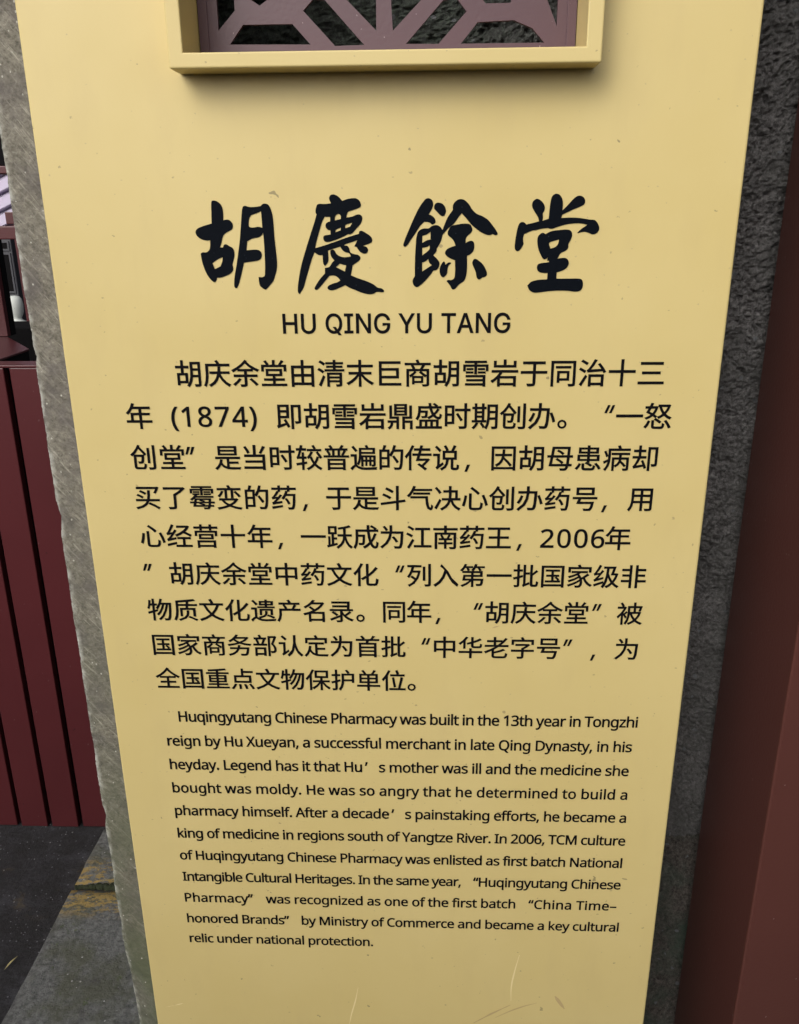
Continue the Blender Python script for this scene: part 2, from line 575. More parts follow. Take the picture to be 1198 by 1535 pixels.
def moss_strip():
    bm = bmesh.new()
    rnd = random.Random(3)
    rows = []
    n = 160
    for i in range(n + 1):
        x = -0.828 + 0.30 * i / n
        c = 0.756 + 0.003 * noise.noise(Vector((x * 20, 0, 0))) + 0.012 * max(0, (x + 0.80)) 
        w = 0.004 + 0.004 * noise.noise(Vector((x * 40, 5, 0))) + 0.014 * max(0, min(1.0, (x + 0.815) * 16)) * (0.7 + 0.6 * noise.noise(Vector((x * 55, 2, 0))))
        up = w * (0.9 + 0.9 * noise.noise(Vector((x * 130, 8, 0))) + 0.5 * noise.noise(Vector((x * 300, 1, 0))))
        dn = w * (0.6 + 0.9 * noise.noise(Vector((x * 110, 3, 7))) + 0.5 * noise.noise(Vector((x * 280, 4, 0))))
        rows.append([bm.verts.new((x, c + (up if t > 0 else dn) * t, 0.0125 + 0.004 * (1 - t * t) + 0.003 * noise.noise(Vector((x * 160, t * 3, 1))) - 0.006 * (abs(t) == 1))) for t in (-1, -0.5, 0, 0.5, 1)])
    for a, b in zip(rows, rows[1:]):
        for i in range(4):
            bm.faces.new((a[i], b[i], b[i + 1], a[i + 1]))
    o = bobj('moss', bm, M['moss'], None, True)
    o['kind'] = 'stuff'
    o['label'] = 'dark moss in the joint between the paving stones'
moss_strip()

# ------------------------------------------------------------------ stone gate pillar behind the sign
pillar = thing('stone_pillar', 'dark rough-hewn stone pillar with a sawn grey left margin, standing behind the yellow sign', 'stone pillar', (0, 0.25, 0))

def relief(x, z, seed):
    """craggy split face, metres out of the wall"""
    v = Vector((x, z, seed))
    w = v + 0.006 * Vector((noise.noise(v * 50), noise.noise(v * 50 + Vector((9, 1, 0))), 0))
    h = 0.009 * noise.noise(w * 13) + 0.006 * noise.noise(w * 34)
    d = noise.voronoi(Vector((w.x * 95, w.y * 120, seed)))[0]
    h += 0.0048 * (d[1] - d[0]) + 0.0034 * noise.noise(Vector((w.x * 230, w.y * 260, seed))) + 0.0020 * (noise.cell(Vector((w.x * 260 + w.y * 90, w.y * 300 - w.x * 80, seed))) - 0.5)
    h += 0.0065 * noise.turbulence(w * 62, 4, True, noise_basis='PERLIN_ORIGINAL') - 0.006
    return h

def rough_block(x0, x1, z0, z1, y, depth, step, seed, m, coarse_to=None):
    xs = []
    x = x0
    while x < x1:
        xs.append(x)
        x += step * (2.4 if coarse_to is not None and x < coarse_to else 1.0)
    xs.append(x1)
    nz = max(2, int((z1 - z0) / step))
    vs, fs = [], []
    N = nz + 1
    for i, x in enumerate(xs):
        for j in range(N):
            z = z0 + (z1 - z0) * j / nz
            h = relief(x, z, seed)
            e = min(z - z0, z1 - z)
            if e < 0.006:
                h -= (0.006 - e) * 0.9
            zz = z + (0.004 * noise.noise(Vector((x * 22, seed, 4))) if j in (0, nz) else 0)
            vs.append((x, y - h, zz))
    for i in range(len(xs) - 1):
        for j in range(nz):
            a = i * N + j
            fs.append((a, a + N, a + N + 1, a + 1))
    me = bpy.data.meshes.new('stone_block')
    me.from_pydata(vs, [], fs)
    bm = bmesh.new()
    bm.from_mesh(me)
    rim = [e for e in bm.edges if len(e.link_faces) == 1]
    ex = bmesh.ops.extrude_edge_only(bm, edges=rim)
    for v in ex['geom']:
        if isinstance(v, bmesh.types.BMVert):
            v.co.y = y + depth
    bm.to_mesh(me)
    bm.free()
    return link('stone_block', me, m, pillar, False)

rough_block(-0.255, 0.46, 1.8615, 2.30, 0.196, 0.16, 0.0060, 3.7, M['rough'])
rough_block(-0.255, 0.46, 0.6555, 1.8605, 0.196, 0.16, 0.0021, 5.2, M['rough'], 0.02)
rough_block(-0.255, 0.46, 0.3865, 0.6535, 0.198, 0.16, 0.0021, 9.4, M['mossy'], 0.20)
rough_block(-0.255, 0.46, 0.01, 0.3840, 0.197, 0.16, 0.0070, 12.9, M['mossy'])
for z0, z1, s in ((1.4615, 2.30, 21.0), (0.7515, 1.4600, 24.0), (0.01, 0.7500, 27.0)):
    rough_block(0.462, 1.60, z0, z1, 0.200, 0.16, 0.010, s, M['rough'] if z0 > 0.5 else M['mossy'])
bobj('core', box(-0.36, 1.58, 0.235, 0.355, 0.0, 2.29), M['dark'], pillar)

def sawn_margin(z0, z1, seed):
    """sawn front face whose left arris is knocked off unevenly"""
    x1 = -0.262
    step = 0.0022
    nz = int((z1 - z0) / step)
    nx = 26
    bm = bmesh.new()
    g = []
    def left(z):
        e = -0.4064 + 0.0008 * noise.noise(Vector((0, z * 22, seed))) + 0.0009 * max(0, noise.noise(Vector((3, z * 150, seed)))) + 0.0007 * noise.noise(Vector((5, z * 330, seed)))
        e += 0.0030 * max(0.0, noise.noise(Vector((7, z * 9, seed))) - 0.15)
        for c, w, d in ((1.185, 0.020, 0.0032), (0.79, 0.016, 0.003), (1.36, 0.010, 0.002), (0.62, 0.02, 0.002)):
            if abs(z - c) < w:
                e += d * (1 - abs(z - c) / w)
        return e
    for i in range(nx + 1):
        r = []
        t = (i / nx) ** 1.5
        for j in range(nz + 1):
            z = z0 + (z1 - z0) * j / nz
            xl = left(z)
            x = xl + (x1 - xl) * t
            y = 0.060 + 0.0010 * noise.fractal(Vector((x * 40, z * 40, seed)), 1, 2, 4)
            y += 0.0022 * max(0.0, 1 - (x - xl) / 0.0022) ** 2
            # a spalled facet low on the left arris
            fz = 0.60 - z
            if fz > 0:
                d = min(0.030, fz * 0.26) + 0.003 * noise.noise(Vector((z * 50, 0, 2)))
                if x - xl < d:
                    y += (d - (x - xl)) * 0.42 + 0.0015 * noise.noise(Vector((x * 120, z * 120, 3)))
            r.append(bm.verts.new((x, y, z)))
        g.append(r)
    for i in range(nx):
        for j in range(nz):
            bm.faces.new((g[i][j], g[i + 1][j], g[i + 1][j + 1], g[i][j + 1]))
    rim = [e for e in bm.edges if len(e.link_faces) == 1]
    ex = bmesh.ops.extrude_edge_only(bm, edges=rim)
    for v in ex['geom']:
        if isinstance(v, bmesh.types.BMVert):
            v.co.y = 0.34
            v.co.x += 0.012 if v.co.x < -0.3 else 0
    bobj('sawn_stone', bm, M['sawn'], pillar, True)
sawn_margin(0.012, 2.30, 2.0)

# ------------------------------------------------------------------ maroon post at the right
post = thing('timber_post', 'square dark maroon painted post rising at the right edge beside the rough stone', 'post', (0.52, 0.10, 0))
bm = box(0.3705, 0.67, -0.015, 0.172, 0.012, 2.6, 0.0022, 3)
bobj('shaft', bm, M['post'], post)
bobj('base_block', box(0.36, 0.69, -0.03, 0.176, 0.012, 0.16, 0.004, 2), M['post'], post)

# ------------------------------------------------------------------ the sign
PX0, PX1 = -0.3486, 0.2683
sign = thing('sign_board', 'tall yellow sign board with black Chinese and English lettering and a latticed opening', 'sign', (0, 0.03, 0.012))
FY = -0.032
FIX0, FIX1, FIZ0 = -0.2022, 0.1219, 1.6190
FOX0, FOX1, FOZ0 = -0.2144, 0.1347, 1.6075
FIZ1 = 1.995
bm = ring(PX0, PX1, 0.012, 2.16, FIX0, FIX1, FIZ0, FIZ1, 0.0, 0.055, 0.0022, 0)
bobj('panel', bm, M['yellow'], sign)
bm = ring(FOX0, FOX1, FOZ0, FIZ1 + 0.012, FIX0 + 0.0002, FIX1 - 0.0002, FIZ0 + 0.0002, FIZ1 - 0.0002, FY, 0.0015, 0.0016, 0.0012)
bobj('window_frame', bm, M['yellow'], sign)

# lattice of flat cut metal, plum coloured
LZ0, LZ1 = 1.6225, 1.9915
HO = [[(-.1851, 1.735), (-.1696, 1.722), (-.1698, 1.6596), (-.185, 1.6448)],
      [(-.1758, 1.634), (-.1635, 1.6489), (-.1207, 1.6489), (-.1058, 1.633)],
      [(-.1481, 1.6631), (-.1417, 1.6672), (-.1250, 1.6705), (-.1180, 1.684), (-.1560, 1.713), (-.1560, 1.668)],
      [(-.111, 1.6587), (-.102, 1.6675), (-.0921, 1.6664), (-.0594, 1.6321), (-.0844, 1.6316)],
      [(-.1000, 1.6915), (-.048, 1.712), (-.0487, 1.6428)],
      [(-.0356, 1.712), (-.0356, 1.6615), (-.0345, 1.6425), (.0200, 1.6935)],
      [(.0084, 1.6648), (-.0233, 1.6323), (.0047, 1.6319), (.0283, 1.6561), (.0195, 1.6665)],
      [(.0390, 1.6680), (.0443, 1.6618), (.0655, 1.6619), (.0740, 1.715)],
      [(.0239, 1.6318), (.0379, 1.6479), (.0684, 1.649), (.0845, 1.6427), (.095, 1.6316)],
      [(.0840, 1.690), (.1051, 1.6439), (.1055, 1.735)]]
zc = (LZ0 + LZ1) / 2
cont = [[(FIX0 + .0006, LZ0 - 0.0028), (FIX1 - .0006, LZ0 - 0.0028), (FIX1 - .0006, LZ1 + 0.0028), (FIX0 + .0006, LZ1 + 0.0028)]]
for h in HO:
    cont.append(h)
    cont.append([(x, 2 * zc - z) for x, z in h])
cont.append([(-.0480, 1.727), (-.1300, 1.727), (-.1620, 1.768), (-.1620, 1.846), (-.1300, 1.887), (-.0480, 1.887)])
cont.append([(-.0355, 1.727), (.0480, 1.727), (.0810, 1.768), (.0810, 1.846), (.0480, 1.887), (-.0355, 1.887)])
lat = link('lattice', flat_mesh([fill(cont, 0, True)], 0.0273, 0.0044), M['lattice'], sign)
# folded margin of the cut sheet
bobj('lattice_edge', ring(FIX0 + .0007, FIX1 - .0007, LZ0 - 0.0026, LZ1 + 0.0026, -.1935, .1135, 1.6262, 1.9878, 0.0258, 0.0270, 0, 0.0005), M['lattice'], sign)

# ---- lettering: vector outlines of flat vinyl print (thousandths of an em)
GLYPHS = {
  'cn': {'。': (1.0, [[194,244,118,223,63,169,42,92,63,15,118,-40,194,-61,271,-40,326,15,347,92,326,169,271,223],[194,-10,143,4,107,40,93,92,107,143,143,179,194,193,246,179,282,143,296,92,282,40,246,4]]),
    '一': (1.0, [[44,431,44,349,960,349,960,431]]),
    '三': (1.0, [[123,743,123,667,879,667,879,743],[187,416,187,341,801,341,801,416],[65,69,65,-7,934,-7,934,69]]),
    '中': (1.0, [[458,840,458,661,96,661,96,186,171,186,171,248,458,248,458,-79,537,-79,537,248,825,248,825,191,902,191,902,661,537,661,537,840],[171,322,171,588,458,588,458,322],[825,322,537,322,537,588,825,588]]),
    '为': (1.0, [[162,784,222,706,267,632,335,665,288,737,226,812],[499,371,576,269,635,173,701,209,640,302,561,401],[411,838,411,720,407,599,82,599,82,524,399,524,352,341,245,157,55,-11,86,-37,114,-66,316,119,428,322,476,524,821,524,797,156,761,19,743,8,717,5,562,11,580,-28,588,-67,748,-69,794,-58,831,-28,874,133,900,560,901,599,484,599,487,719,487,838]]),
    '买': (1.0, [[531,120,726,22,883,-77,931,-20,769,78,571,173],[220,595,328,540,416,482,458,539,369,595,261,645],[110,449,217,397,304,342,346,398,257,451,151,499],[67,301,67,231,464,231,387,121,255,38,53,-19,75,-49,92,-82,318,-11,462,92,543,231,937,231,937,301,563,301,585,458,594,642,518,642,510,455,487,301],[849,776,849,774,111,774,111,703,825,703,748,559,809,528,872,634,931,758,876,780,863,776]]),
    '了': (1.0, [[97,762,97,688,745,688,612,581,464,491,464,18,458,1,436,-5,253,-4,271,-42,283,-80,410,-78,490,-68,532,-40,543,17,543,453,731,577,893,723,834,766,817,762]]),
    '于': (1.0, [[124,769,124,694,470,694,470,441,55,441,55,366,470,366,470,30,463,9,440,3,259,4,277,-35,290,-75,418,-72,496,-61,537,-32,549,30,549,366,946,366,946,441,549,441,549,694,876,694,876,769]]),
    '产': (1.0, [[263,612,312,537,348,466,416,497,378,567,328,639],[689,634,652,547,607,464,124,464,124,327,119,210,94,83,35,-36,68,-59,97,-87,163,46,194,192,202,325,202,390,928,390,928,464,683,464,770,606],[425,821,459,771,486,720,110,720,110,648,902,648,902,720,572,720,575,721,543,780,500,841]]),
    '传': (1.0, [[266,836,158,616,18,437,41,400,60,363,160,485,160,-78,232,-78,232,597,337,815],[468,125,614,22,731,-80,787,-24,677,68,899,317,846,350,834,345,513,345,549,464,954,464,954,535,569,535,602,654,908,654,908,724,621,724,647,825,573,835,545,724,348,724,348,654,526,654,493,535,291,535,291,464,472,464,411,275,769,275,619,109,523,171]]),
    '位': (1.0, [[369,658,369,585,914,585,914,658],[435,509,503,80,577,102,503,525],[570,828,617,669,692,691,641,847],[326,34,326,-38,955,-38,955,34,748,34,853,519,774,532,678,34],[286,836,178,616,38,437,61,400,81,363,180,484,180,-78,255,-78,255,601,357,815]]),
    '余': (1.0, [[647,170,766,63,861,-40,926,4,828,105,708,208],[273,205,174,97,57,7,88,-17,115,-43,236,58,343,179],[503,850,370,713,203,592,25,499,53,469,77,437,239,529,239,465,465,465,465,338,95,338,95,267,465,267,465,11,461,-4,444,-9,309,-8,327,-44,339,-80,438,-78,500,-67,534,-41,544,10,544,267,913,267,913,338,544,338,544,465,760,465,760,534,246,534,380,633,499,745,630,624,771,528,927,449,949,483,978,513,817,587,672,679,544,795,561,817]]),
    '保': (1.0, [[452,726,824,726,824,542,452,542],[380,793,380,474,598,474,598,350,306,350,306,281,554,281,429,131,277,23,305,-5,329,-36,474,78,598,232,598,-80,673,-80,673,235,791,79,928,-38,953,-7,981,22,837,131,718,281,954,281,954,350,673,350,673,474,899,474,899,793],[277,837,166,618,23,441,46,404,65,367,173,496,173,-77,245,-77,245,607,347,815]]),
    '入': (1.0, [[295,755,384,679,456,591,370,334,234,132,41,-13,110,-73,289,67,423,255,517,491,621,284,743,87,927,-70,942,-26,964,15,726,261,571,553,341,819]]),
    '全': (1.0, [[493,851,368,698,206,564,26,462,55,433,78,401,197,469,197,404,461,404,461,248,203,248,203,181,461,181,461,16,76,16,76,-52,929,-52,929,16,539,16,539,181,809,181,809,248,539,248,539,404,809,404,809,470,925,397,948,431,977,460,819,553,674,663,542,794,559,820],[200,471,362,594,500,739,647,592,807,471]]),
    '决': (1.0, [[51,764,138,659,205,559,269,602,199,699,109,800],[38,11,103,-34,268,297,212,343],[789,379,631,379,637,506,637,610,789,610],[558,838,558,682,358,682,358,610,558,610,558,506,553,379,306,379,306,307,541,307,496,187,404,75,249,-22,279,-52,303,-82,461,24,560,147,613,279,682,124,782,4,917,-78,941,-44,968,-13,838,58,741,167,677,307,962,307,962,379,861,379,861,682,637,682,637,838]]),
    '列': (1.0, [[642,724,642,164,716,164,716,724],[848,835,848,17,843,1,826,-4,703,-3,718,-40,728,-76,823,-74,882,-63,914,-36,924,18,924,835],[181,302,333,181,218,58,79,-22,104,-52,124,-85,315,45,458,254,541,552,495,566,482,563,257,563,299,714,571,714,571,786,61,786,61,714,224,714,182,566,125,434,53,326,84,302,111,276,176,375,232,494,459,494,423,362,373,247,224,357]]),
    '创': (1.0, [[838,824,838,20,832,0,812,-6,659,-5,675,-41,686,-76,799,-75,867,-64,902,-36,913,20,913,824],[643,724,643,168,715,168,715,724],[142,474,142,45,153,-23,193,-56,269,-65,455,-65,524,-50,560,5,576,112,541,124,509,141,502,52,485,10,450,0,275,0,226,8,216,45,216,407,432,407,419,275,403,223,391,215,374,213,288,218,301,186,307,153,406,152,438,160,463,178,490,255,506,444,507,474],[313,838,244,708,146,585,27,480,56,455,82,428,219,558,330,713,540,457,595,507,362,774,383,818]]),
    '办': (1.0, [[183,495,126,354,45,225,114,185,193,321,251,467],[778,481,844,317,886,167,960,194,915,342,847,504],[389,839,389,665,389,656,87,656,87,581,387,581,356,376,254,166,42,-24,75,-52,103,-84,328,124,435,355,467,581,671,581,647,177,609,29,591,17,566,14,412,20,429,-19,438,-60,599,-61,646,-49,683,-18,716,71,737,269,754,614,755,656,469,656,469,664,469,839]]),
    '务': (1.0, [[446,381,427,282,126,282,126,216,404,216,328,107,213,32,57,-14,80,-46,98,-78,272,-17,399,78,484,216,788,216,760,68,728,4,710,-4,684,-6,532,1,548,-32,556,-66,706,-69,752,-62,787,-41,831,47,866,248,870,282,505,282,524,375],[745,673,641,592,509,527,403,585,324,659,338,673],[382,841,315,750,217,660,90,579,116,553,137,523,210,568,275,616,342,551,424,497,238,450,46,423,64,391,76,357,296,395,508,457,699,400,919,369,937,405,961,437,768,457,597,495,749,589,862,710,817,741,804,737,397,737,460,826]]),
    '化': (1.0, [[867,695,745,541,596,406,596,822,516,822,516,346,322,230,352,203,377,173,516,254,516,81,527,-6,568,-50,646,-62,824,-62,904,-38,945,42,962,191,923,206,887,228,878,96,859,31,820,13,654,13,618,18,600,37,596,79,596,309,781,465,939,647],[313,840,240,690,147,554,42,442,70,405,92,369,207,502,207,-80,286,-80,286,619,387,817]]),
    '十': (1.0, [[461,839,461,466,55,466,55,389,461,389,461,-80,542,-80,542,389,952,389,952,466,542,466,542,839]]),
    '华': (1.0, [[530,826,530,627,357,576,373,548,385,517,530,557,530,470,540,406,578,374,653,365,829,365,892,378,925,423,940,513,905,525,873,542,867,471,852,439,823,431,660,431,615,438,605,470,605,581,772,643,913,716,856,773,744,710,605,652,605,826],[325,842,202,686,46,563,102,507,223,607,223,337,298,337,298,685,395,817],[52,222,52,149,460,149,460,-80,539,-80,539,149,949,149,949,222,539,222,539,339,460,339,460,222]]),
    '单': (1.0, [[221,437,459,437,459,329,221,329],[536,437,785,437,785,329,536,329],[221,603,459,603,459,497,221,497],[536,603,785,603,785,497,536,497],[709,836,664,750,609,667,366,667,407,687,361,760,299,836,236,806,290,736,333,667,148,667,148,265,459,265,459,170,54,170,54,100,459,100,459,-79,536,-79,536,100,949,100,949,170,536,170,536,265,861,265,861,667,693,667,790,809]]),
    '南': (1.0, [[317,460,353,398,377,339,440,361,414,419,376,479],[458,840,458,740,60,740,60,669,458,669,458,563,114,563,114,-79,190,-79,190,494,812,494,812,8,807,-9,789,-14,647,-13,663,-46,673,-80,777,-78,845,-68,879,-43,888,8,888,563,541,563,541,669,941,669,941,740,541,740,541,840],[622,481,553,338,266,338,266,277,461,277,461,176,245,176,245,113,461,113,461,-61,533,-61,533,113,758,113,758,176,533,176,533,277,740,277,740,338,618,338,687,461]]),
    '即': (1.0, [[418,521,418,383,183,383,183,521],[418,590,183,590,183,720,418,720],[315,233,374,130,183,68,183,315,493,315,493,787,108,787,108,91,93,48,65,26,84,-11,97,-50,405,70,451,-30,519,7,378,264],[584,781,584,-80,658,-80,658,711,840,711,840,205,836,191,821,187,710,188,724,152,732,116,822,118,878,129,907,156,914,204,914,781]]),
    '却': (1.0, [[592,780,592,-79,663,-79,663,709,846,709,846,173,843,159,829,155,717,155,732,117,741,78,826,81,882,93,911,122,919,172,919,780],[105,8,452,82,479,-2,543,29,495,160,426,304,366,277,429,143,189,103,263,235,327,379,527,379,527,450,340,450,340,613,500,613,500,685,340,685,340,840,267,840,267,685,92,685,92,613,267,613,267,450,59,450,59,379,244,379,182,229,133,137,106,97,80,78]]),
    '变': (1.0, [[223,629,165,525,88,438,119,419,147,397,226,494,290,611],[691,591,785,492,861,396,920,435,845,527,747,623],[432,831,483,738,70,738,70,671,347,671,347,367,422,367,422,671,576,671,576,368,651,368,651,671,930,671,930,738,567,738,539,793,504,849],[133,339,133,272,213,272,306,164,424,75,245,19,52,-16,73,-48,89,-82,301,-36,499,34,692,-38,913,-82,932,-48,956,-16,754,18,576,74,717,176,823,309,775,342,762,339],[296,272,709,272,617,182,500,109,386,183]]),
    '号': (1.0, [[260,732,736,732,736,596,260,596],[185,799,185,530,815,530,815,799],[63,440,63,371,269,371,203,191,727,191,698,58,663,-1,643,-8,615,-10,444,-2,461,-38,470,-74,639,-77,688,-71,726,-50,774,37,812,225,816,259,315,259,352,371,933,371,933,440]]),
    '同': (1.0, [[248,612,248,547,756,547,756,612],[368,378,632,378,632,188,368,188],[299,442,299,51,368,51,368,124,702,124,702,442],[88,788,88,-82,161,-82,161,717,840,717,840,16,835,-3,816,-9,678,-8,694,-44,705,-81,809,-78,872,-67,905,-39,914,15,914,788]]),
    '名': (1.0, [[263,529,417,406,235,326,47,273,69,240,86,204,252,253,252,-79,327,-79,327,-27,773,-27,773,-79,849,-79,849,340,451,340,608,441,743,565,844,713,794,744,781,740,427,740,492,826,406,843,329,744,216,646,69,559,98,532,122,501,253,581,361,671,733,671,625,549,487,445,321,572],[773,42,327,42,327,271,773,271]]),
    '商': (1.0, [[274,643,336,526,405,554,341,666],[560,404,756,250,801,302,603,449],[395,442,313,369,220,305,255,245,357,324,451,416],[659,660,626,592,584,523,118,523,118,-78,190,-78,190,459,816,459,816,4,811,-11,793,-16,657,-16,671,-45,680,-74,784,-73,846,-64,877,-41,885,3,885,523,662,523,739,642],[314,277,314,1,378,1,378,49,682,49,682,277],[378,221,619,221,619,104,378,104],[441,825,480,732,61,732,61,667,940,667,940,732,562,732,513,844]]),
    '因': (1.0, [[473,688,463,525,212,525,212,456,454,456,416,320,340,208,213,125,239,98,260,66,373,138,451,229,501,338,633,201,734,76,788,121,671,260,518,405,528,456,788,456,788,525,536,525,546,688],[82,799,82,-79,153,-79,153,-30,847,-30,847,-79,920,-79,920,799],[153,34,153,731,847,731,847,34]]),
    '国': (1.0, [[592,320,648,262,691,206,743,237,698,292,641,347],[228,196,228,132,777,132,777,196,530,196,530,365,732,365,732,430,530,430,530,573,756,573,756,640,242,640,242,573,459,573,459,430,270,430,270,365,459,365,459,196],[86,795,86,-80,162,-80,162,-30,835,-30,835,-80,914,-80,914,795],[162,40,162,725,835,725,835,40]]),
    '堂': (1.0, [[295,472,706,472,706,361,295,361],[225,533,225,301,461,301,461,201,152,201,152,135,461,135,461,14,66,14,66,-52,937,-52,937,14,536,14,536,135,862,135,862,201,536,201,536,301,780,301,780,533],[768,833,726,763,676,696,722,679,536,679,536,841,461,841,461,679,284,679,323,696,284,761,231,829,165,802,210,740,246,679,72,679,72,461,142,461,142,613,858,613,858,461,931,461,931,679,744,679,845,806]]),
    '字': (1.0, [[460,363,460,300,69,300,69,228,460,228,460,14,455,-1,437,-6,287,-4,306,-41,319,-79,424,-78,492,-67,529,-39,539,12,539,228,930,228,930,300,539,300,539,337,669,420,779,516,728,555,711,551,233,551,233,480,635,480,550,416],[424,824,452,781,475,736,80,736,80,529,154,529,154,664,843,664,843,529,920,529,920,736,563,736,535,791,497,847]]),
    '定': (1.0, [[224,378,191,210,130,72,36,-33,69,-57,97,-83,184,17,247,144,358,13,509,-49,698,-64,932,-64,943,-25,960,12,702,11,617,14,538,23,538,225,836,225,836,295,538,295,538,459,795,459,795,532,211,532,211,459,460,459,460,44,385,85,323,149,276,239,300,370],[426,826,472,727,82,727,82,509,156,509,156,656,841,656,841,509,918,509,918,727,558,727,533,786,500,847]]),
    '家': (1.0, [[423,824,461,750,84,750,84,544,157,544,157,682,846,682,846,544,923,544,923,750,551,750,501,847],[790,481,571,313,528,393,467,467,537,520,789,520,789,586,209,586,209,520,438,520,270,435,80,374,103,344,121,315,268,366,411,433,437,405,460,374,284,278,78,207,99,178,116,148,311,224,489,324,505,289,516,254,389,164,228,86,61,32,83,1,100,-32,326,59,530,182,525,74,491,10,462,-6,427,-10,336,-5,350,-41,356,-76,441,-78,498,-70,545,-43,589,24,607,128,591,253,639,282,706,147,799,38,916,-38,939,-5,966,23,851,92,760,194,697,319,852,432]]),
    '岩': (1.0, [[55,477,55,406,325,406,247,293,146,192,26,110,51,81,73,50,166,112,250,185,250,-82,325,-82,325,-38,801,-38,801,-79,878,-79,878,271,325,271,372,337,412,406,947,406,947,477],[325,30,325,203,801,203,801,30],[461,841,461,652,200,652,200,795,125,795,125,583,881,583,881,795,803,795,803,652,538,652,538,841]]),
    '巨': (1.0, [[243,483,761,483,761,284,243,284],[166,788,166,-40,923,-40,923,32,243,32,243,212,838,212,838,554,243,554,243,716,901,716,901,788]]),
    '年': (1.0, [[48,223,48,151,512,151,512,-80,589,-80,589,151,954,151,954,223,589,223,589,422,884,422,884,493,589,493,589,647,907,647,907,719,307,719,353,824,277,844,218,712,141,592,50,496,84,472,115,448,194,538,268,647,512,647,512,493,213,493,213,223],[288,223,288,422,512,422,512,223]]),
    '庆': (1.0, [[457,815,492,767,521,716,116,716,116,446,111,289,87,120,28,-36,62,-55,93,-78,156,90,184,276,191,446,191,644,952,644,952,716,606,716,571,779,524,842],[546,612,530,448,247,448,247,378,518,378,466,224,368,87,205,-19,234,-47,256,-77,408,22,509,145,571,286,662,138,776,16,908,-74,934,-39,963,-8,817,85,695,218,607,378,933,378,933,448,607,448,624,612]]),
    '当': (1.0, [[121,769,197,650,250,536,322,569,268,680,189,796],[801,805,742,676,673,555,738,530,882,778],[115,38,115,-37,790,-37,790,-81,869,-81,869,486,540,486,540,840,458,840,458,486,135,486,135,411,790,411,790,266,168,266,168,194,790,194,790,38]]),
    '录': (1.0, [[134,317,235,252,316,186,369,238,286,302,185,363],[134,784,134,715,740,715,736,623,164,623,164,554,732,554,726,462,67,462,67,395,461,395,461,212,68,54,108,-13,461,140,461,2,457,-12,440,-17,309,-16,324,-49,335,-82,433,-81,495,-71,528,-47,537,1,537,236,636,118,759,24,904,-40,926,-6,953,25,802,86,675,177,874,323,810,370,629,224,578,291,537,365,537,395,940,395,940,462,804,462,822,784,763,788,750,784]]),
    '心': (1.0, [[295,561,295,65,307,-12,351,-51,435,-62,637,-62,723,-40,766,36,784,184,747,198,712,218,702,87,680,25,634,9,441,9,398,13,378,30,373,65,373,561],[135,486,100,291,44,108,120,76,173,270,207,472],[761,485,840,289,892,105,966,135,912,317,831,512],[342,756,491,640,611,527,665,584,543,694,393,805]]),
    '怒': (1.0, [[302,227,302,34,313,-27,353,-58,433,-66,622,-66,690,-53,726,-4,742,97,706,108,674,125,667,46,650,10,616,2,438,2,388,8,376,34,376,227],[384,259,491,194,578,127,627,181,539,246,432,306],[739,204,832,76,897,-45,967,-12,899,108,804,233],[175,219,122,99,44,-7,110,-46,187,67,242,193],[399,657,360,559,306,478,190,538,251,657],[95,514,258,429,162,366,51,322,80,297,104,268,220,318,320,391,415,323,467,376,367,443,437,560,485,711,441,727,427,725,282,725,323,830,248,842,204,725,58,725,58,657,173,657],[827,715,778,605,711,512,648,607,603,715],[501,783,501,715,582,715,535,703,589,573,660,462,576,401,483,358,507,328,527,295,621,344,708,408,803,329,916,272,939,305,965,335,854,387,759,459,852,595,916,768,869,785,856,783]]),
    '患': (1.0, [[282,178,282,32,294,-27,336,-56,421,-64,626,-64,695,-52,731,-6,748,87,712,98,680,114,673,41,655,9,620,2,427,2,371,8,359,32,359,178],[730,167,817,66,878,-32,947,3,883,100,794,198],[177,186,124,86,49,-2,115,-41,189,53,243,158],[233,706,462,706,462,615,233,615],[541,706,770,706,770,615,541,615],[120,498,120,285,462,285,462,225,438,235,393,189,502,134,588,72,635,123,569,170,485,215,541,215,541,285,885,285,885,498,541,498,541,558,849,558,849,764,541,764,541,840,462,840,462,764,158,764,158,558,462,558,462,498],[197,441,462,441,462,342,197,342],[541,441,804,441,804,342,541,342]]),
    '成': (1.0, [[544,839,549,670,128,670,128,389,123,248,97,99,36,-37,69,-60,99,-87,168,63,199,232,206,388,206,395,389,395,381,211,367,144,354,135,335,133,229,138,244,104,250,68,371,67,405,75,431,96,452,190,462,433,463,465,206,465,206,597,554,597,581,367,628,172,521,69,396,-13,451,-75,561,1,658,92,709,3,770,-53,841,-73,903,-54,940,15,959,148,925,165,894,189,879,47,847,4,798,22,754,75,714,159,814,316,890,500,815,519,759,375,686,247,630,597,951,597,951,670,626,670,622,839],[671,790,770,731,850,670,897,722,815,780,716,836]]),
    '批': (1.0, [[184,840,184,638,46,638,46,568,184,568,184,350,34,311,56,238,184,276,184,15,179,0,164,-4,61,-3,75,-37,84,-72,168,-70,221,-59,249,-33,257,15,257,297,381,335,372,403,257,370,257,568,370,568,370,638,257,638,257,840],[414,-64,464,-32,635,49,628,81,623,116,488,60,488,446,633,446,633,516,488,516,488,826,414,826,414,77,402,28,378,3,399,-29],[887,609,743,480,743,825,667,825,667,64,675,-9,705,-46,762,-56,869,-56,922,-38,950,19,961,124,925,138,892,159,885,45,863,16,773,16,749,25,743,64,743,400,943,559]]),
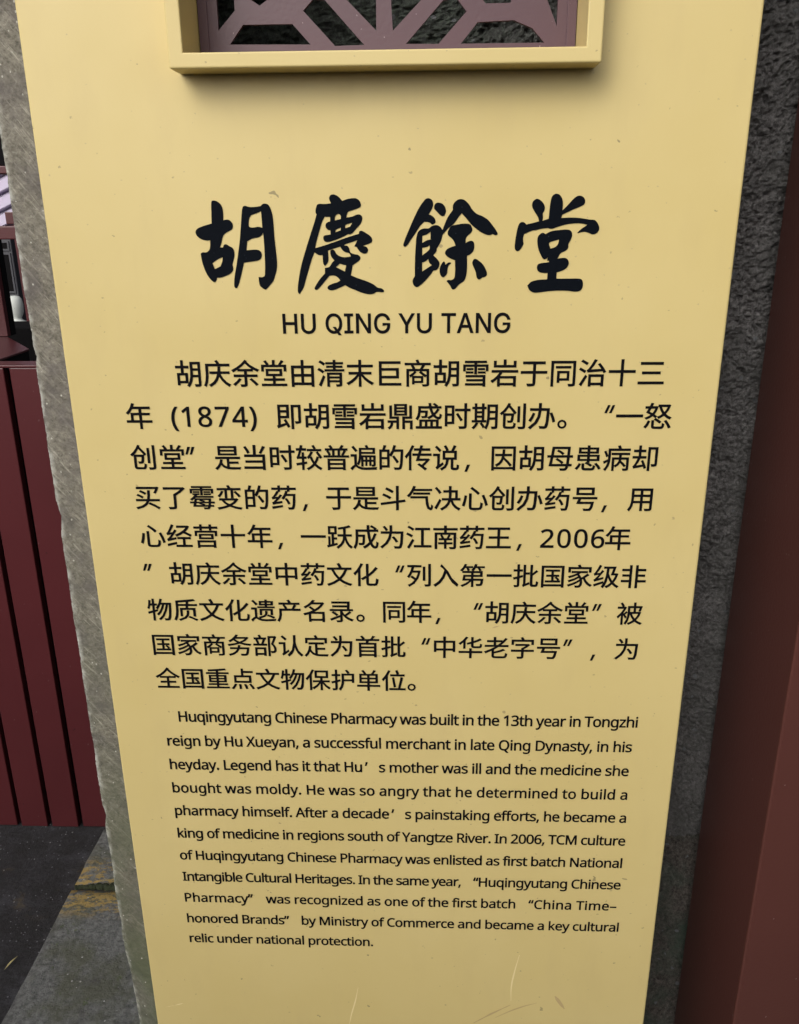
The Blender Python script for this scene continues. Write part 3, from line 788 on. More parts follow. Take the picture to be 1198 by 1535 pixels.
    '护': (1.0, [[188,839,188,638,54,638,54,566,188,566,188,350,38,309,59,235,188,274,188,14,184,0,170,-4,71,-4,85,-41,94,-76,176,-73,226,-62,253,-35,261,14,261,297,383,335,372,404,261,371,261,566,377,566,377,638,261,638,261,839],[591,811,644,737,684,667,447,667,447,400,440,256,404,107,323,-29,355,-54,383,-82,464,46,506,192,521,337,850,337,850,274,925,274,925,667,686,667,754,697,714,765,658,837],[850,408,522,408,522,599,850,599]]),
    '文': (1.0, [[423,823,467,742,497,666,580,693,547,767,501,847],[50,664,50,590,206,590,310,378,447,200,262,80,36,-7,62,-43,83,-78,313,17,502,146,623,55,760,-18,915,-73,940,-37,967,-4,815,46,679,115,560,201,694,375,796,590,954,590,954,664],[504,253,378,409,284,590,711,590,622,405]]),
    '斗': (1.0, [[237,722,475,585,520,648,410,715,281,780],[123,492,267,422,386,350,431,415,310,483,167,548],[59,191,69,117,624,198,624,-80,703,-80,703,210,945,245,934,316,703,283,703,839,624,839,624,272]]),
    '时': (1.0, [[474,452,627,208,693,246,536,485],[324,402,324,174,153,174,153,402],[324,469,153,469,153,688,324,688],[81,756,81,25,153,25,153,106,394,106,394,756],[764,835,764,640,440,640,440,566,764,566,764,33,757,13,736,6,562,7,578,-32,590,-70,714,-68,790,-56,828,-28,840,33,840,566,962,566,962,640,840,640,840,835]]),
    '是': (1.0, [[236,607,757,607,757,525,236,525],[236,742,757,742,757,661,236,661],[164,799,164,468,833,468,833,799],[231,299,192,164,127,54,35,-29,66,-54,92,-81,180,2,248,109,347,4,482,-47,661,-60,935,-60,946,-23,963,12,664,11,546,16,546,154,878,154,878,220,546,220,546,332,943,332,943,399,59,399,59,332,471,332,471,29,392,60,328,112,281,190,306,289]]),
    '普': (1.0, [[154,619,200,543,231,469,296,496,265,569,215,643],[777,647,739,566,694,489,752,468,845,624],[691,842,620,719,330,719,371,737,341,790,299,842,234,816,270,768,298,719,108,719,108,655,363,655,363,459,52,459,52,396,950,396,950,459,633,459,633,655,901,655,901,719,701,719,765,818],[434,655,561,655,561,459,434,459],[262,117,741,117,741,16,262,16],[262,176,262,274,741,274,741,176],[189,334,189,-79,262,-79,262,-44,741,-44,741,-75,818,-75,818,334]]),
    '期': (1.0, [[178,143,118,45,39,-36,101,-80,182,12,249,123],[321,112,380,33,424,-42,486,-6,440,67,379,143],[855,722,855,561,650,561,650,722],[580,790,580,427,575,271,549,107,488,-41,520,-61,548,-84,615,78,644,260,855,260,855,17,850,1,835,-4,716,-3,731,-40,740,-76,831,-73,889,-62,919,-35,927,16,927,790],[855,494,855,328,648,328,650,427,650,494],[387,828,387,707,205,707,205,828,137,828,137,707,52,707,52,640,137,640,137,231,38,231,38,164,531,164,531,231,457,231,457,640,531,640,531,707,457,707,457,828],[205,640,387,640,387,551,205,551],[205,491,387,491,387,393,205,393],[205,332,387,332,387,231,205,231]]),
    '末': (1.0, [[459,840,459,671,62,671,62,597,459,597,459,422,114,422,114,348,415,348,307,226,176,120,36,42,65,11,91,-23,223,60,350,170,459,297,459,-79,538,-79,538,302,648,174,776,63,910,-21,937,14,967,45,827,122,695,227,585,348,890,348,890,422,538,422,538,597,942,597,942,671,538,671,538,840]]),
    '母': (1.0, [[395,638,504,574,590,507,636,558,548,624,439,683],[356,325,475,253,567,175,617,225,522,301,403,370],[771,722,760,478,262,478,296,722],[227,791,186,478,57,478,57,407,175,407,118,85,720,85,705,34,689,5,670,-10,645,-13,502,-7,517,-41,523,-76,675,-77,721,-64,758,-31,780,12,799,85,915,85,915,154,809,154,831,407,943,407,943,478,835,478,848,749,849,791],[732,154,211,154,251,407,755,407]]),
    '气': (1.0, [[254,590,254,527,853,527,853,590],[257,842,198,701,120,573,28,470,95,425,183,532,262,663,927,663,927,729,294,729,332,824],[153,448,153,382,698,382,720,147,775,-17,879,-79,926,-62,951,-9,963,87,936,106,910,131,903,32,884,-5,822,61,786,229,771,448]]),
    '江': (1.0, [[96,774,194,714,275,654,321,714,140,827],[42,499,226,390,268,452,182,505,83,554],[76,-16,138,-67,320,257,266,306],[326,60,326,-15,960,-15,960,60,672,60,672,671,904,671,904,746,374,746,374,671,591,671,591,60]]),
    '治': (1.0, [[103,774,292,662,335,724,145,828],[41,499,226,391,268,452,82,555],[66,-16,130,-67,311,257,257,306],[370,323,370,-81,443,-81,443,-37,802,-37,802,-78,878,-78,878,323],[443,33,443,252,802,252,802,33],[333,404,844,449,880,385,947,424,857,564,737,710,673,678,801,514,428,494,534,646,632,818,554,841,455,655,376,541,340,496,308,475]]),
    '清': (1.0, [[82,772,169,718,241,662,287,721,214,774,126,823],[35,506,127,451,201,394,246,453,170,508,78,559],[66,-21,134,-66,282,261,222,305],[431,212,793,212,793,134,431,134],[431,268,431,342,793,342,793,268],[575,840,575,762,319,762,319,704,575,704,575,640,343,640,343,585,575,585,575,516,281,516,281,458,950,458,950,516,649,516,649,585,888,585,888,640,649,640,649,704,913,704,913,762,649,762,649,840],[361,400,361,-79,431,-79,431,77,793,77,793,5,789,-8,774,-12,662,-11,675,-43,684,-76,772,-74,828,-64,856,-40,864,4,864,400]]),
    '点': (1.0, [[237,465,760,465,760,286,237,286],[340,128,355,23,361,-71,437,-61,429,31,411,134],[547,127,589,25,617,-69,690,-50,660,42,615,142],[751,135,826,29,880,-72,951,-42,894,57,818,161],[177,155,118,44,42,-46,110,-79,188,19,248,136],[166,536,166,216,835,216,835,536,530,536,530,663,910,663,910,734,530,734,530,840,455,840,455,536]]),
    '物': (1.0, [[534,840,492,693,433,561,357,454,388,433,415,411,477,498,530,602,616,602,557,442,474,298,375,189,406,169,434,145,537,268,621,428,681,602,763,602,692,355,584,139,438,-18,472,-39,501,-63,648,109,758,342,829,602,876,602,843,174,802,18,785,5,764,2,660,7,674,-30,681,-68,744,-70,795,-68,833,-56,865,-28,900,64,926,271,949,634,951,672,558,672,603,827],[98,782,73,600,29,448,59,432,86,414,110,483,130,563,222,563,222,337,35,285,55,213,222,265,222,-80,292,-80,292,287,418,327,408,393,292,358,292,563,395,563,395,635,292,635,292,839,222,839,222,635,144,635,163,772]]),
    '王': (1.0, [[52,39,52,-35,949,-35,949,39,538,39,538,348,863,348,863,422,538,422,538,699,897,699,897,773,103,773,103,699,460,699,460,422,147,422,147,348,460,348,460,39]]),
    '用': (1.0, [[153,770,153,407,146,257,113,103,32,-36,63,-58,90,-85,154,9,194,115,216,227,467,227,467,-71,543,-71,543,227,813,227,813,22,807,3,786,-3,629,-2,644,-38,655,-74,770,-73,841,-62,877,-34,887,22,887,770],[227,698,467,698,467,537,227,537],[813,698,813,537,543,537,543,698],[227,466,467,466,467,298,223,298,227,407],[813,466,813,298,543,298,543,466]]),
    '由': (1.0, [[189,279,459,279,459,57,189,57],[810,279,810,57,535,57,535,279],[189,353,189,571,459,571,459,353],[810,353,535,353,535,571,810,571],[459,840,459,646,114,646,114,-80,189,-80,189,-18,810,-18,810,-76,888,-76,888,646,535,646,535,840]]),
    '病': (1.0, [[49,619,96,521,126,430,186,461,155,550,105,645],[339,402,339,-80,408,-80,408,337,585,337,568,255,518,174,421,104,446,80,467,53,570,131,628,220,775,62,825,103,745,191,647,282,655,337,849,337,849,6,845,-7,831,-11,716,-10,731,-43,741,-77,829,-75,885,-65,914,-39,921,5,921,402,657,402,657,505,949,505,949,571,316,571,316,505,587,505,587,402],[522,827,556,727,203,727,203,429,200,336,34,254,60,185,193,261,170,158,129,59,62,-30,91,-54,116,-80,218,78,264,258,274,428,274,658,959,658,959,727,644,727,601,842]]),
    '的': (1.0, [[552,423,705,189,769,229,610,456],[240,842,199,679,87,679,87,-54,156,-54,156,25,435,25,435,679,268,679,321,828],[156,612,366,612,366,401,156,401],[156,93,156,335,366,335,366,93],[598,844,534,643,443,479,506,436,555,517,600,613,856,613,833,181,796,24,778,10,753,7,604,13,621,-22,629,-59,778,-61,823,-49,859,-19,891,73,912,279,928,644,929,682,627,682,670,828]]),
    '盛': (1.0, [[172,251,172,9,48,9,48,-60,951,-60,951,9,834,9,834,251],[243,9,243,190,368,190,368,9],[438,9,438,190,564,190,564,9],[634,9,634,190,761,190,761,9],[649,811,700,773,746,731,585,731,573,840,498,840,510,731,135,731,135,611,129,507,102,394,43,288,76,267,105,241,175,372,205,514,383,514,374,421,363,384,352,376,335,375,245,379,256,351,262,320,367,320,399,326,422,342,443,404,455,548,456,575,209,575,210,610,210,664,524,664,563,541,616,435,537,383,452,340,502,284,580,327,655,380,744,301,842,272,897,285,930,333,949,429,917,443,888,462,875,370,845,343,778,365,712,427,796,516,865,617,797,638,742,556,673,483,632,566,600,664,931,664,931,731,778,731,813,754,763,799,701,842]]),
    '第': (1.0, [[168,401,131,180,398,180,247,61,70,-22,97,-50,119,-81,300,15,457,151,457,-80,531,-80,531,180,821,180,805,79,786,36,772,30,750,28,636,33,650,-1,657,-36,783,-37,819,-30,847,-12,878,58,900,214,902,244,531,244,531,337,868,337,868,558,131,558,131,494,457,494,457,401],[231,337,457,337,457,244,217,244],[531,494,795,494,795,401,531,401],[212,845,143,708,46,598,79,580,109,561,165,622,216,696,271,696,300,633,321,575,387,599,371,644,346,696,507,696,507,754,249,754,281,828],[598,845,544,713,464,607,530,568,575,626,617,696,685,696,731,633,763,574,828,602,803,647,767,696,947,696,947,754,644,754,670,828]]),
    '级': (1.0, [[42,56,60,-18,398,113,383,178],[400,775,400,705,512,705,489,406,434,156,329,-36,395,-82,469,42,521,187,555,355,612,237,680,130,582,41,470,-24,498,-51,523,-82,630,-16,726,73,814,-13,915,-78,938,-46,966,-18,863,45,773,130,864,288,926,486,879,505,865,502,763,502,840,775],[587,705,746,705,667,436,839,436,791,301,726,187,637,335,572,499],[55,423,96,434,223,453,115,313,73,267,38,246,61,177,384,286,379,349,183,294,393,593,330,631,266,520,134,506,223,650,301,809,232,841,153,665,90,555,59,513,31,493,45,456]]),
    '经': (1.0, [[40,57,54,-18,383,69,375,135],[58,423,100,434,227,454,119,320,76,275,40,255,65,182,378,256,379,322,180,286,405,589,340,631,274,522,137,508,226,650,305,807,234,840,155,666,92,557,61,514,33,495],[424,787,424,718,777,718,662,597,516,499,357,429,382,399,403,367,537,426,664,504,923,368,966,430,724,551,820,649,893,762,839,790,825,787],[431,332,431,263,630,263,630,18,371,18,371,-52,961,-52,961,18,704,18,704,263,914,263,914,332]]),
    '老': (1.0, [[837,801,719,656,719,704,471,704,471,840,394,840,394,704,139,704,139,634,394,634,394,498,52,498,52,427,451,427,249,306,33,210,86,147,321,261,321,48,335,-21,387,-56,488,-65,762,-65,849,-50,895,4,915,113,878,124,843,142,833,54,808,13,758,3,490,3,431,6,405,20,398,49,398,138,624,200,825,275,759,330,598,263,398,202,398,306,573,427,949,427,949,498,659,498,790,626,905,766],[471,498,471,634,698,634,547,498]]),
    '胡': (1.0, [[845,715,845,558,647,558,647,715],[573,784,573,450,565,285,526,113,431,-42,465,-61,494,-83,566,21,611,138,636,261,845,261,845,21,840,5,824,0,699,1,714,-36,723,-73,819,-71,879,-59,909,-31,918,20,918,784],[845,491,845,329,643,329,647,450,647,491],[100,394,100,-21,174,-21,174,50,464,50,464,394,323,394,323,574,508,574,508,647,323,647,323,841,247,841,247,647,56,647,56,574,247,574,247,394],[174,328,390,328,390,116,174,116]]),
    '药': (1.0, [[542,331,608,227,651,130,717,157,671,253,603,354],[56,29,69,-41,438,20,434,86],[572,635,509,483,420,359,482,317,530,381,575,456,842,456,821,130,791,10,776,-1,754,-3,639,1,654,-34,662,-71,785,-71,824,-61,855,-36,892,106,916,485,917,522,607,522,643,619],[62,758,62,691,288,691,288,621,361,621,361,691,633,691,633,626,706,626,706,691,941,691,941,758,706,758,706,840,633,840,633,758,361,758,361,840,288,840,288,758],[87,126,419,180,423,243,197,216,312,335,422,468,361,501,294,410,163,402,238,495,306,599,240,628,166,506,110,432,82,403,57,390,79,323,119,333,240,345,143,245,101,208,66,191,79,157]]),
    '营': (1.0, [[311,410,698,410,698,321,311,321],[240,464,240,267,772,267,772,464],[90,589,90,395,160,395,160,529,846,529,846,395,918,395,918,589],[169,203,169,-83,241,-83,241,-44,774,-44,774,-81,848,-81,848,203],[241,19,241,137,774,137,774,19],[639,840,639,756,356,756,356,840,283,840,283,756,62,756,62,688,283,688,283,618,356,618,356,688,639,688,639,618,714,618,714,688,941,688,941,756,714,756,714,840]]),
    '被': (1.0, [[140,808,183,735,216,666,277,701,197,836],[40,663,40,594,275,594,166,407,30,259,49,227,65,190,178,313,178,-79,248,-79,248,324,338,187,379,245,308,336,403,430,356,472,278,373,248,409,248,412,310,522,360,637,322,666,311,663],[424,692,424,431,417,280,384,121,307,-25,336,-47,362,-73,440,68,479,227,492,381,501,381,563,234,648,109,545,34,432,-18,454,-47,473,-79,590,-22,697,58,799,-20,920,-76,942,-42,967,-12,848,37,747,108,845,252,911,433,866,451,852,447,709,447,709,622,864,622,826,495,889,480,954,682,901,695,890,692,709,692,709,840,639,840,639,692],[639,622,639,447,493,447,493,622],[824,381,771,260,697,158,623,261,568,381]]),
    '认': (1.0, [[142,775,292,625,345,680,192,821],[622,839,613,503,549,200,372,-28,403,-52,429,-80,542,32,617,169,663,327,713,180,794,38,913,-79,938,-50,968,-24,801,161,719,375,690,531,698,839],[47,526,47,454,215,454,215,111,195,50,160,15,184,-11,202,-40,434,134,412,197,288,114,288,526]]),
    '说': (1.0, [[111,773,196,690,263,610,317,663,248,739,162,819],[457,571,797,571,797,389,457,389],[176,-42,406,139,392,170,380,206,266,126,266,526,45,526,45,453,191,453,191,119,169,61,132,27,157,-6],[384,639,384,321,511,321,487,173,424,58,297,-23,323,-51,343,-81,485,15,558,149,587,321,676,321,676,34,683,-27,711,-57,768,-66,868,-66,918,-52,946,-3,959,97,923,110,891,128,885,25,861,4,779,4,755,9,750,35,750,321,872,321,872,639,768,639,852,815,774,839,688,639,518,639,585,668,546,750,490,837,426,811,480,722,516,639]]),
    '质': (1.0, [[594,69,754,0,890,-74,943,-23,647,115],[542,348,542,258,525,168,435,70,212,-21,240,-50,262,-79,498,28,598,146,619,257,619,348],[291,460,291,114,366,114,366,389,796,389,796,110,874,110,874,460,587,460,601,558,950,558,950,625,608,625,619,734,891,775,831,835,140,766,140,487,134,319,105,137,36,-30,71,-47,102,-68,175,109,207,306,214,487,214,558,525,558,514,460],[531,625,214,625,214,704,539,726]]),
    '跃': (1.0, [[150,732,320,732,320,556,150,556],[863,829,675,777,449,738,462,707,471,676,650,703,650,501,650,474,438,474,438,403,647,403,620,255,541,105,385,-30,414,-56,439,-84,569,26,653,147,699,271,751,125,824,6,923,-81,946,-48,974,-20,860,79,782,224,734,403,948,403,948,474,724,474,724,500,724,717,919,769],[35,37,53,-34,411,66,402,132,280,99,280,281,397,281,397,347,280,347,280,491,387,491,387,797,86,797,86,491,212,491,212,81,147,64,147,390,86,390,86,49]]),
    '较': (1.0, [[763,572,906,350,965,388,901,492,818,603],[573,602,511,493,435,398,484,342,567,452,640,580],[81,332,108,342,153,346,247,346,247,198,40,167,55,94,247,127,247,-75,314,-75,314,139,418,158,415,225,314,208,314,346,400,346,400,414,314,414,314,569,247,569,247,414,148,414,228,650,398,650,398,722,247,722,269,825,196,840,174,722,47,722,47,650,157,650,105,479,82,424,58,398],[615,817,681,697,446,697,446,628,942,628,942,697,693,697,749,725,719,783,679,845],[783,417,746,308,695,210,638,308,595,415,529,397,582,267,650,150,546,51,416,-28,442,-54,464,-81,590,-4,694,93,794,-4,911,-75,935,-43,962,-14,842,55,739,152,805,268,852,400]]),
    '遍': (1.0, [[80,778,212,604,274,644,139,813],[242,501,42,501,42,431,169,431,169,113,100,67,24,-11,78,-80,148,13,206,53,247,31,304,-11,426,-57,591,-68,949,-57,957,-15,972,24,593,5,439,14,322,55,242,111],[344,740,344,581,339,443,317,292,268,149,297,131,324,109,375,245,401,394,410,534,903,534,903,740,676,740,629,842,560,822,595,740],[418,462,418,60,480,60,480,241,568,241,568,86,621,86,621,241,710,241,710,86,765,86,765,241,855,241,855,125,853,118,845,115,792,115,803,88,810,60,860,61,894,70,913,91,918,124,918,462],[568,298,480,298,480,405,568,405],[621,298,621,405,710,405,710,298],[765,298,765,405,855,405,855,298],[411,685,833,685,833,589,411,589]]),
    '遗': (1.0, [[74,785,159,696,227,613,287,659,129,824],[576,353,576,274,562,216,492,156,321,104,345,78,365,49,546,117,630,196,650,273,650,353],[650,155,782,104,894,50,926,107,813,158,682,204],[369,445,369,193,442,193,442,388,786,388,786,201,861,201,861,445],[356,779,356,609,580,609,580,550,290,550,290,494,941,494,941,550,652,550,652,609,884,609,884,779,652,779,652,839,580,839,580,779],[425,725,580,725,580,662,425,662],[652,725,810,725,810,662,652,662],[249,500,45,500,45,431,176,431,176,115,103,69,23,-12,75,-78,146,15,204,55,245,33,301,-9,423,-55,588,-66,948,-55,956,-15,969,22,590,3,435,12,319,53,249,103]]),
    '部': (1.0, [[141,628,179,539,204,455,272,475,247,557,206,645],[627,787,627,-78,694,-78,694,718,855,718,751,448,820,363,855,288,866,222,861,174,840,143,821,135,799,132,722,135,736,99,742,64,787,63,828,65,862,72,890,85,925,136,936,215,927,288,893,368,824,457,948,757,897,790,885,787],[247,826,289,722,80,722,80,654,552,654,552,722,366,722,314,844],[433,648,360,452,51,452,51,383,575,383,575,452,433,452,508,631],[109,291,109,-73,180,-73,180,-26,454,-26,454,-66,529,-66,529,291],[180,42,180,223,454,223,454,42]]),
    '重': (1.0, [[159,540,159,229,459,229,459,160,127,160,127,100,459,100,459,13,52,13,52,-48,949,-48,949,13,534,13,534,100,886,100,886,160,534,160,534,229,848,229,848,540,534,540,534,601,944,601,944,663,534,663,534,740,847,776,807,834,133,781,143,752,149,722,459,734,459,663,58,663,58,601,459,601,459,540],[232,360,459,360,459,284,232,284],[534,360,772,360,772,284,534,284],[232,486,459,486,459,411,232,411],[534,486,772,486,772,411,534,411]]),
    '雪': (1.0, [[193,546,193,493,410,493,410,546],[171,431,171,377,411,377,411,431],[584,431,584,377,831,377,831,431],[584,546,584,493,806,493,806,546],[76,670,76,453,144,453,144,609,460,609,460,350,534,350,534,609,855,609,855,453,925,453,925,670,534,670,534,738,865,738,865,799,134,799,134,738,460,738,460,670],[164,307,164,245,753,245,753,164,187,164,187,105,753,105,753,20,147,20,147,-42,753,-42,753,-82,827,-82,827,307]]),
    '霉': (1.0, [[195,609,195,567,412,567,412,609],[173,525,173,482,413,482,413,525],[586,525,586,482,833,482,833,525],[586,609,586,567,808,567,808,609],[247,479,176,391,67,309,96,287,122,261,197,317,259,378,920,378,920,430,300,430,323,465],[444,285,752,285,746,205,570,205,597,235,528,264],[400,253,478,233,548,205,280,205,297,285,431,285],[54,210,54,158,195,158,161,26,717,26,708,3,698,-12,684,-20,662,-22,550,-17,561,-45,566,-73,690,-75,729,-68,759,-48,776,-21,791,26,923,26,923,76,801,76,812,158,951,158,951,210,817,210,825,302,827,321,828,333,232,333,207,210],[380,131,467,108,546,76,250,76,270,162,409,162],[571,76,599,108,529,137,444,162,741,162,729,76],[78,704,78,543,146,543,146,655,462,655,462,471,536,471,536,655,856,655,856,543,927,543,927,704,536,704,536,754,867,754,867,808,136,808,136,754,462,754,462,704]]),
    '非': (1.0, [[579,835,579,-80,656,-80,656,160,958,160,958,234,656,234,656,391,920,391,920,462,656,462,656,614,941,614,941,687,656,687,656,835],[56,235,56,161,353,161,353,-79,430,-79,430,836,353,836,353,688,79,688,79,614,353,614,353,463,95,463,95,391,353,391,353,235]]),
    '首': (1.0, [[243,312,755,312,755,210,243,210],[243,373,243,472,755,472,755,373],[243,150,755,150,755,44,243,44],[228,815,275,759,313,702,54,702,54,632,456,632,433,539,168,539,168,-80,243,-80,243,-23,755,-23,755,-80,833,-80,833,539,512,539,546,632,949,632,949,702,696,702,785,820,702,842,661,771,611,702,345,702,389,725,348,783,294,844]]),
    '鼎': (1.0, [[350,642,639,642,639,577,350,577],[350,527,639,527,639,461,350,461],[350,756,639,756,639,692,350,692],[278,809,278,409,713,409,713,809],[109,359,109,297,354,297,354,218,45,218,45,153,155,153,140,73,108,11,49,-35,74,-61,92,-90,166,-30,207,51,224,153,354,153,354,-80,427,-80,427,359,182,359,182,755,109,755],[908,216,636,216,636,297,885,297,885,755,811,755,811,359,563,359,563,-80,636,-80,636,150,835,150,835,-82,908,-82]]),
    ' ': (0.224, [])},
  'la': {'(': (0.3, [[40,274,44,355,56,434,75,510,104,583,141,651,187,714,270,714,209,615,164,507,138,392,129,275,133,198,145,122,165,47,192,-24,227,-93,269,-158,187,-158,141,-96,104,-29,75,42,56,117,44,195]]),
    ')': (0.3, [[260,274,256,195,244,117,225,42,196,-29,159,-96,113,-158,31,-158,73,-93,108,-24,135,47,155,122,167,198,171,275,167,353,155,431,135,507,108,580,73,649,30,714,113,714,159,651,196,583,225,510,244,434,256,355]]),
    ',': (0.268, [[192,105,169,29,138,-52,106,-129,41,-129,60,-48,78,38,91,116,185,116]]),
    '.': (0.268, [[72,54,76,85,90,106,110,117,133,121,157,117,177,106,191,85,196,54,191,23,177,2,157,-10,133,-14,110,-10,90,2,76,23]]),
    '0': (0.572, [[523,358,520,276,510,203,493,140,468,87,436,46,394,15,344,-4,285,-10,235,-5,191,10,152,34,107,88,74,160,55,251,49,358,55,466,72,556,103,628,148,682,186,706,232,720,285,725,335,720,380,706,418,682,464,628,497,556,516,466],[137,358,141,268,151,195,171,138,198,97,236,73,285,65,334,73,371,97,400,137,419,194,430,268,434,358,430,448,419,520,400,577,371,617,334,642,285,650,236,642,198,617,171,577,151,520,141,448]]),
    '1': (0.572, [[355,0,269,0,269,499,269,548,271,585,273,622,244,595,211,567,135,505,89,564,282,714,355,714]]),
    '2': (0.572, [[520,0,48,0,48,73,235,262,326,358,358,400,382,440,396,483,401,529,392,581,366,618,326,641,275,649,226,644,183,631,144,609,103,581,56,640,85,663,117,683,153,700,190,713,231,721,275,724,337,718,390,701,433,673,464,635,484,589,491,534,485,480,468,429,440,380,404,333,308,231,159,84,159,80,520,80]]),
    '3': (0.572, [[493,547,489,502,475,464,453,432,423,407,387,388,345,376,345,372,397,362,440,344,473,318,496,286,510,247,515,203,508,144,486,92,449,49,397,17,327,-3,241,-10,137,-1,90,10,45,29,45,111,92,91,142,76,193,67,242,64,300,68,346,81,381,101,404,130,418,164,423,205,417,246,399,277,371,301,331,318,281,328,223,331,154,331,154,406,224,406,278,410,322,423,357,443,382,470,398,503,403,541,394,587,368,621,327,643,273,650,237,648,204,642,174,634,146,621,93,590,49,650,92,678,143,702,204,718,272,724,340,718,396,702,438,674,469,638,487,595]]),
    '4': (0.572, [[552,162,448,162,448,0,363,0,363,162,21,162,21,237,357,718,448,718,448,241,552,241],[363,466,363,513,365,554,366,590,368,624,364,624,344,583,321,546,107,241,363,241]]),
    '6': (0.572, [[55,305,63,427,75,485,93,540,118,591,151,635,193,672,244,700,307,718,382,724,428,722,452,719,470,715,470,640,451,645,429,649,384,652,321,646,269,629,228,602,196,566,174,523,158,474,143,363,149,363,166,386,187,406,212,423,242,436,278,444,318,447,376,441,426,421,468,390,499,347,519,294,525,230,518,161,497,102,463,54,418,19,363,-3,298,-10,249,-5,203,9,162,33,125,67,96,111,73,165,60,230],[297,64,336,68,370,82,399,104,421,136,434,178,438,230,429,291,403,338,377,360,342,374,300,378,256,373,218,358,187,336,163,309,149,278,144,247,146,214,153,182,166,151,182,123,204,99,230,80,261,68]]),
    '7': (0.572, [[136,0,429,634,44,634,44,714,523,714,523,646,233,0]]),
    '8': (0.572, [[285,724,344,719,396,704,439,680,471,647,492,604,499,553,494,513,480,478,459,448,431,421,398,398,363,378,405,356,443,330,475,302,500,269,517,230,522,185,515,129,493,81,458,43,411,14,354,-4,288,-10,217,-4,157,13,111,41,76,78,56,126,49,182,54,228,69,267,93,300,124,329,159,353,197,373,164,394,133,418,108,446,88,477,76,513,72,554,79,605,100,646,133,680,176,704,227,719],[135,181,144,133,172,94,219,69,286,60,350,69,397,94,426,134,436,184,431,217,417,245,395,271,365,293,329,313,286,331,270,337,229,317,196,296,170,272,150,246,139,216],[284,653,234,646,193,626,167,594,158,550,162,516,175,488,196,465,223,445,289,412,351,445,376,465,395,488,408,517,412,550,403,594,377,626,336,646]]),
    'A': (0.639, [[545,0,459,221,176,221,91,0,0,0,279,717,360,717,638,0],[352,517,342,546,328,589,318,624,307,583,296,546,287,517,206,301,432,301]]),
    'B': (0.65, [[301,714,383,710,451,696,503,674,542,642,564,596,572,537,568,497,556,462,537,433,510,408,477,390,436,379,436,374,479,364,517,348,550,325,575,294,591,254,596,203,588,143,566,92,530,52,480,23,420,6,348,0,97,0,97,714],[319,410,397,417,445,439,470,476,479,527,474,563,461,591,437,611,384,631,305,637,187,637,187,410],[187,335,187,76,331,76,388,80,432,92,463,113,491,156,500,210,496,246,483,276,461,301,428,319,383,331,324,335]]),
    'C': (0.632, [[403,645,349,640,300,625,258,601,222,568,194,527,173,477,160,421,156,357,163,275,183,204,218,146,265,104,327,78,402,69,448,71,491,77,573,97,573,19,532,6,490,-3,389,-10,320,-5,260,10,207,35,162,69,126,112,97,163,70,253,61,358,67,435,83,506,111,568,149,622,198,665,257,698,326,717,404,724,458,721,510,713,558,700,601,682,565,606,491,633,449,642]]),
    'D': (0.73, [[669,364,664,288,649,221,624,163,591,113,548,73,497,41,438,18,371,5,296,0,97,0,97,714,317,714,386,710,448,696,504,674,553,643,593,604,626,556,650,501,664,436],[574,361,566,447,542,517,504,570,450,607,384,630,304,637,187,637,187,77,284,77,373,85,445,109,501,148,542,204,566,275]]),
    'H': (0.741, [[643,0,553,0,553,333,187,333,187,0,97,0,97,714,187,714,187,412,553,412,553,714,643,714]]),
    'I': (0.339, [[298,0,40,0,40,52,124,71,124,642,40,662,40,714,298,714,298,662,214,642,214,71,298,52]]),
    'L': (0.524, [[97,0,97,714,187,714,187,80,499,80,499,0]]),
    'M': (0.907, [[412,0,177,626,173,626,176,575,179,507,180,433,180,0,97,0,97,714,230,714,450,129,454,129,678,714,810,714,810,0,721,0,721,439,722,508,725,573,728,625,724,625,486,0]]),
    'N': (0.76, [[663,0,558,0,176,593,172,593,175,538,178,471,180,399,180,0,97,0,97,714,201,714,582,123,586,123,583,171,580,241,579,311,579,714,663,714]]),
    'P': (0.605, [[286,714,371,708,439,690,490,659,526,617,547,566,554,504,550,461,539,419,520,381,492,347,453,318,404,296,343,283,269,278,187,278,187,0,97,0,97,714],[278,637,187,637,187,355,259,355,321,359,372,369,411,388,439,416,456,453,461,500,456,542,441,576,417,603,382,622,336,633]]),
    'Q': (0.781, [[720,358,714,275,697,200,667,134,627,80,575,38,512,8,683,-170,554,-170,416,-9,403,-9,391,-10,312,-3,245,16,188,48,142,91,106,145,81,208,66,280,61,359,70,462,97,551,125,602,162,644,206,679,260,705,322,720,392,725,460,720,520,705,572,679,617,645,654,602,682,551,711,462],[156,358,162,274,181,203,213,145,258,103,318,77,391,68,465,77,523,103,568,146,600,203,619,274,625,358,619,441,600,512,569,569,524,612,465,637,392,646,318,637,258,611,213,570,181,512,162,442]]),
    'R': (0.622, [[294,714,375,708,440,691,491,663,526,624,547,573,554,511,549,459,533,416,509,382,479,355,446,335,411,320,607,0,502,0,329,295,187,295,187,0,97,0,97,714],[289,636,187,636,187,371,294,371,347,375,389,386,421,405,443,432,457,466,461,507,456,549,442,582,419,606,386,623,343,633]]),
    'T': (0.556, [[323,0,233,0,233,635,10,635,10,714,545,714,545,635,323,635]]),
    'X': (0.586, [[582,0,480,0,291,310,99,0,4,0,241,372,19,714,119,714,294,434,470,714,565,714,344,374]]),
    'Y': (0.566, [[283,363,469,714,566,714,328,277,328,0,238,0,238,273,0,714,98,714]]),
